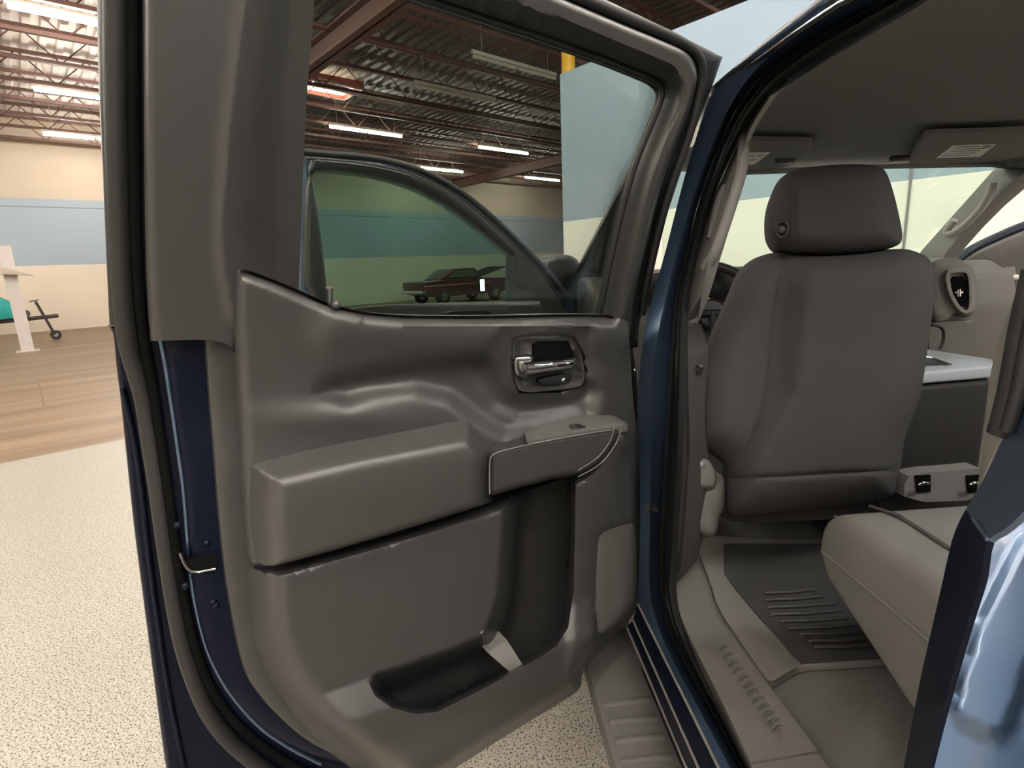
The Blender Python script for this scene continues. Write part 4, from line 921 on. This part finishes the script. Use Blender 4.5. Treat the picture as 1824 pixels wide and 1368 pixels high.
# ---------------- rear bench
prof = [(.955, .925), (.945, .985), (.915, 1.018), (.86, 1.03), (.2, 1.0), (.2, .74), (.70, .785), (.92, .875)]
bench = prism('rear_bench', [(.645, y, z) for y, z in prof], (1.45, 0, 0), VINYL, ROOT, .028, 4)
box('backrest', (.66, .02, 1.0), (2.05, .2, 1.65), VINYL, bench, .04)
def topz(y): return 1.03 - .0455 * (.86 - y)
seam = mat('seat seam', (.05, .048, .045), .8)
tube('seat_seam', [(.735, .93, 1.018), (.735, .86, 1.032), (.735, .5, topz(.5) + .002), (.735, .25, topz(.25) + .002)], .004, seam, bench, 6)
tube('seat_piping', [(.675, .94, .995), (.672, .87, 1.022), (.672, .5, topz(.5) - .006), (.672, .25, topz(.25) - .006)], .004, mat('pale seat stitching', (.15, .145, .138), .6), bench, 6)
tube('seat_seam', [(.80, .70, topz(.7) + .001), (1.3, .72, topz(.72) + .001), (2.0, .72, topz(.72) + .001)], .004, seam, bench, 6)
tube('side_stitching', [(.645, .93, .93), (.643, .7, .93), (.643, .3, .91)], .0025, mat('pale seat stitching', (.15, .145, .138), .6), bench, 6)
prism('bolster', [(.74, .88, 1.028), (.80, .80, 1.03), (.80, .3, 1.0), (.74, .3, 1.003)], (0, 0, .006), VINYL, bench, .002)
box('bench_base', (.75, .25, .655), (2.0, .75, .80), GAP, bench, .01)

# ---------------- C pillar jamb and quarter panel
jl = [(1824, 690), (1795, 762), (1775, 805), (1755, 849), (1715, 915), (1698, 951), (1690, 985), (1667, 1089), (1640, 1204), (1624, 1290), (1609, 1368), (1595, 1440)]
jr = [(1900, 800), (1860, 860), (1824, 912), (1790, 944), (1764, 956), (1756, 969), (1752, 1000), (1751, 1022), (1724, 1106), (1702, 1182), (1675, 1280), (1653, 1368), (1637, 1440)]
J = lambda L, x: [PX(a, b_, x) for a, b_ in L]
jm_ = [((a[0] + b_[0]) / 2, (a[1] + b_[1]) / 2) for a, b_ in zip(resample(jl, 30), resample(jr, 30))]
LL, LR = resample(sp_(jl), 60), resample(sp_(jr), 60); LMd = (LL + LR) / 2
def jband(name, i0, i1, m_): return band(name, [J(LL[i0:i1], .45), J(LMd[i0:i1], .425), J(LR[i0:i1], .385)], m_, ROOT, 30, .004, 50)
ks = int(np.argmin(np.abs(LMd[:, 1] - 938)))
jband('rear_jamb_upper', 0, ks + 1, PAINT); jamb = jband('rear_jamb', ks, 60, NAVYIN)  # one jamb in two tones: reflection above, shade below, put into the paint
tube('jamb_ridge', [PX(LL[ks][0] * (1 - t) + LR[ks][0] * t, LL[ks][1] * (1 - t) + LR[ks][1] * t, .444 - .060 * t) for t in (.3, .5, .75, .98)], .0016, PAINT, ROOT, 8)
q_out = [(1824, 914), (1792, 944), (1766, 957), (1757, 972), (1752, 1022), (1724, 1106), (1702, 1182), (1675, 1280), (1653, 1368), (1637, 1440), (1960, 1440), (1960, 860), (1900, 860)]
q_em = [(1830, 950), (1800, 990), (1770, 1060), (1735, 1140), (1712, 1210), (1700, 1262), (1706, 1284), (1740, 1300), (1784, 1316), (1800, 1290), (1818, 1230), (1850, 1150), (1900, 1000), (1880, 930)]
SILVERBLUE = PAINT
relief('quarter_panel', q_out, lambda P: .385 - .003 * sm((sdf(P, q_em) + 6) / 10) + .0004 * (P[:, 0] - 1653) + .00012 * (1368 - P[:, 1]), lambda px, py, w_: PX(px, py, w_), PAINT, ROOT, step=14, back=(.03, 0, 0), smooth=1, angle=60)
ts = [(1786, 770), (1800, 735), (1812, 690), (1830, 600), (1840, 540)]
tube('jamb_seal', [PX(a, b_, .45) for a, b_ in [(1784, 772), (1790, 756), (1803, 705), (1815, 640), (1826, 580), (1850, 480)]], .011, RUBBER, ROOT, 10)
tube('jamb_seal', [PX(a, b_, .44) for a, b_ in [(1794, 766), (1800, 752), (1813, 705), (1826, 640), (1838, 580), (1860, 480)]], .006, BLACKP, ROOT, 8)
c0_ = [(1852, 400), (1824, 497), (1800, 545), (1779, 600), (1766, 655), (1759, 700), (1754, 760), (1748, 820), (1738, 890)]
c1_ = [(1890, 420), (1850, 520), (1826, 580), (1815, 640), (1803, 705), (1787, 760), (1772, 800), (1760, 830), (1742, 872)]
band('rear_pillar_trim', [[PX(a, b_, .54) for a, b_ in chaikin(c0_, 2, False)], [PX((a[0] + b_[0]) / 2, (a[1] + b_[1]) / 2, .50) for a, b_ in zip(resample(chaikin(c0_, 2, False), 30), resample(chaikin(c1_, 2, False), 30))], [PX(a, b_, .46) for a, b_ in chaikin(c1_, 2, False)]], mat('warm grey pillar trim', (.16, .148, .137), .6), ROOT, 40, .01, 60)

prism('rear_pillar', [(.50, .22, .50), (.50, .22, 1.30), (.56, .19, 1.60), (.62, .16, 1.87), (.68, .16, 1.87), (.62, .19, 1.60), (.56, .22, 1.30), (.56, .22, .50)], (0, -.30, 0), PAINT, ROOT, .008)
box('rear_pillar_cover', (.565, -.04, .66), (.60, .215, 1.30), GREYD, ROOT, .01)
# ---------------- bonnet, fenders, chassis and wheels (mostly hidden)
hood = prism('hood', [(.55, y, z) for y, z in ((2.72, 1.36), (3.3, 1.37), (4.1, 1.30), (4.35, 1.2), (4.4, .7), (2.72, .7))], (1.6, 0, 0), PAINT, ROOT, .05)
for x0 in (.40, 2.10):
    prism('fender', [(x0, y, z) for y, z in ((2.45, 1.28), (3.3, 1.27), (4.2, 1.2), (4.3, .8), (3.95, .75), (3.8, .95), (3.4, 1.05), (3.0, .95), (2.85, .6), (2.45, .6))], (.2, 0, 0), PAINT, ROOT, .03)
box('chassis_frame', (.75, -1.2, .40), (1.95, 4.2, .60), BLACKP, ROOT, .03)
for xx in (.52, 2.18):
    for yy in (3.4, -1.0):
        bm = bmesh.new(); wheel_bm(bm, (xx, yy, .40), (1, 0, 0), .40, .26, .55, 28)
        tw = link('tyre', bm, TYRE, ROOT)
        bm = bmesh.new(); tube_bm(bm, ((xx - .11, yy, .40), (xx + .11, yy, .40)), .225, 24); link('wheel_rim', bm, STEEL, tw)
prism('bed_side', [(.42, y, z) for y, z in ((-.15, 1.35), (-1.9, 1.33), (-1.9, .6), (-1.45, .6), (-1.0, .95), (-.55, .6), (-.15, .6))], (1.86, 0, 0), PAINT, ROOT, .02)

# ---------------- the loose floor mat
mo = [(1238, 978), (1262, 1035), (1276, 1085), (1318, 1146), (1361, 1208), (1368, 1215), (1378, 1216), (1392, 1208), (1420, 1190), (1440, 1186), (1480, 1184), (1560, 1178), (1640, 1170), (1640, 1040), (1500, 965), (1300, 955), (1250, 955)]
mr_ = [(1290, 1020), (1306, 1043), (1345, 1090), (1384, 1134), (1410, 1165), (1428, 1181), (1470, 1178), (1560, 1172), (1660, 1164), (1660, 1000), (1500, 965), (1290, 965)]
moc = chaikin(mo, 1)
def w_mat(P):
    return .672 + .014 * sm((-sdf(P, mr_) + 4) / 34) * circ(sdf(P, moc) / 5)
fmat = empty('floor_mat', PZ(1420, 1100, .655), 'black ribbed rubber floor mat in the footwell behind the driver seat', 'floor mat')
relief('mat_border', mo, w_mat, PZ, MATS, fmat, holes=[], step=10, back=(0, 0, -.012), smooth=1, angle=70)
relief('mat_tray', mr_[:-6] + [(1640, 1166), (1640, 1030), (1500, 968), (1290, 968)], .6765, PZ, MATR, fmat, step=20, back=(0, 0, -.004), smooth=0)
ribs = [((1362, 1058), (1450, 1050)), ((1362, 1070), (1466, 1062)), ((1367, 1083), (1490, 1074)), ((1372, 1096), (1500, 1087)), ((1390, 1108), (1510, 1100)), ((1402, 1121), (1525, 1112)), ((1425, 1131), (1540, 1124)), ((1440, 1143), (1550, 1137)), ((1450, 1154), (1560, 1148))]
for a_, b_ in ribs:
    tube('mat_rib', [PZ(*a_, .6785), PZ(a_[0] + 5, a_[1] - 2, .681), PZ((a_[0] + b_[0]) / 2, (a_[1] + b_[1]) / 2 + 1, .681), PZ(*b_, .681)], .004, MATR, fmat, 6)
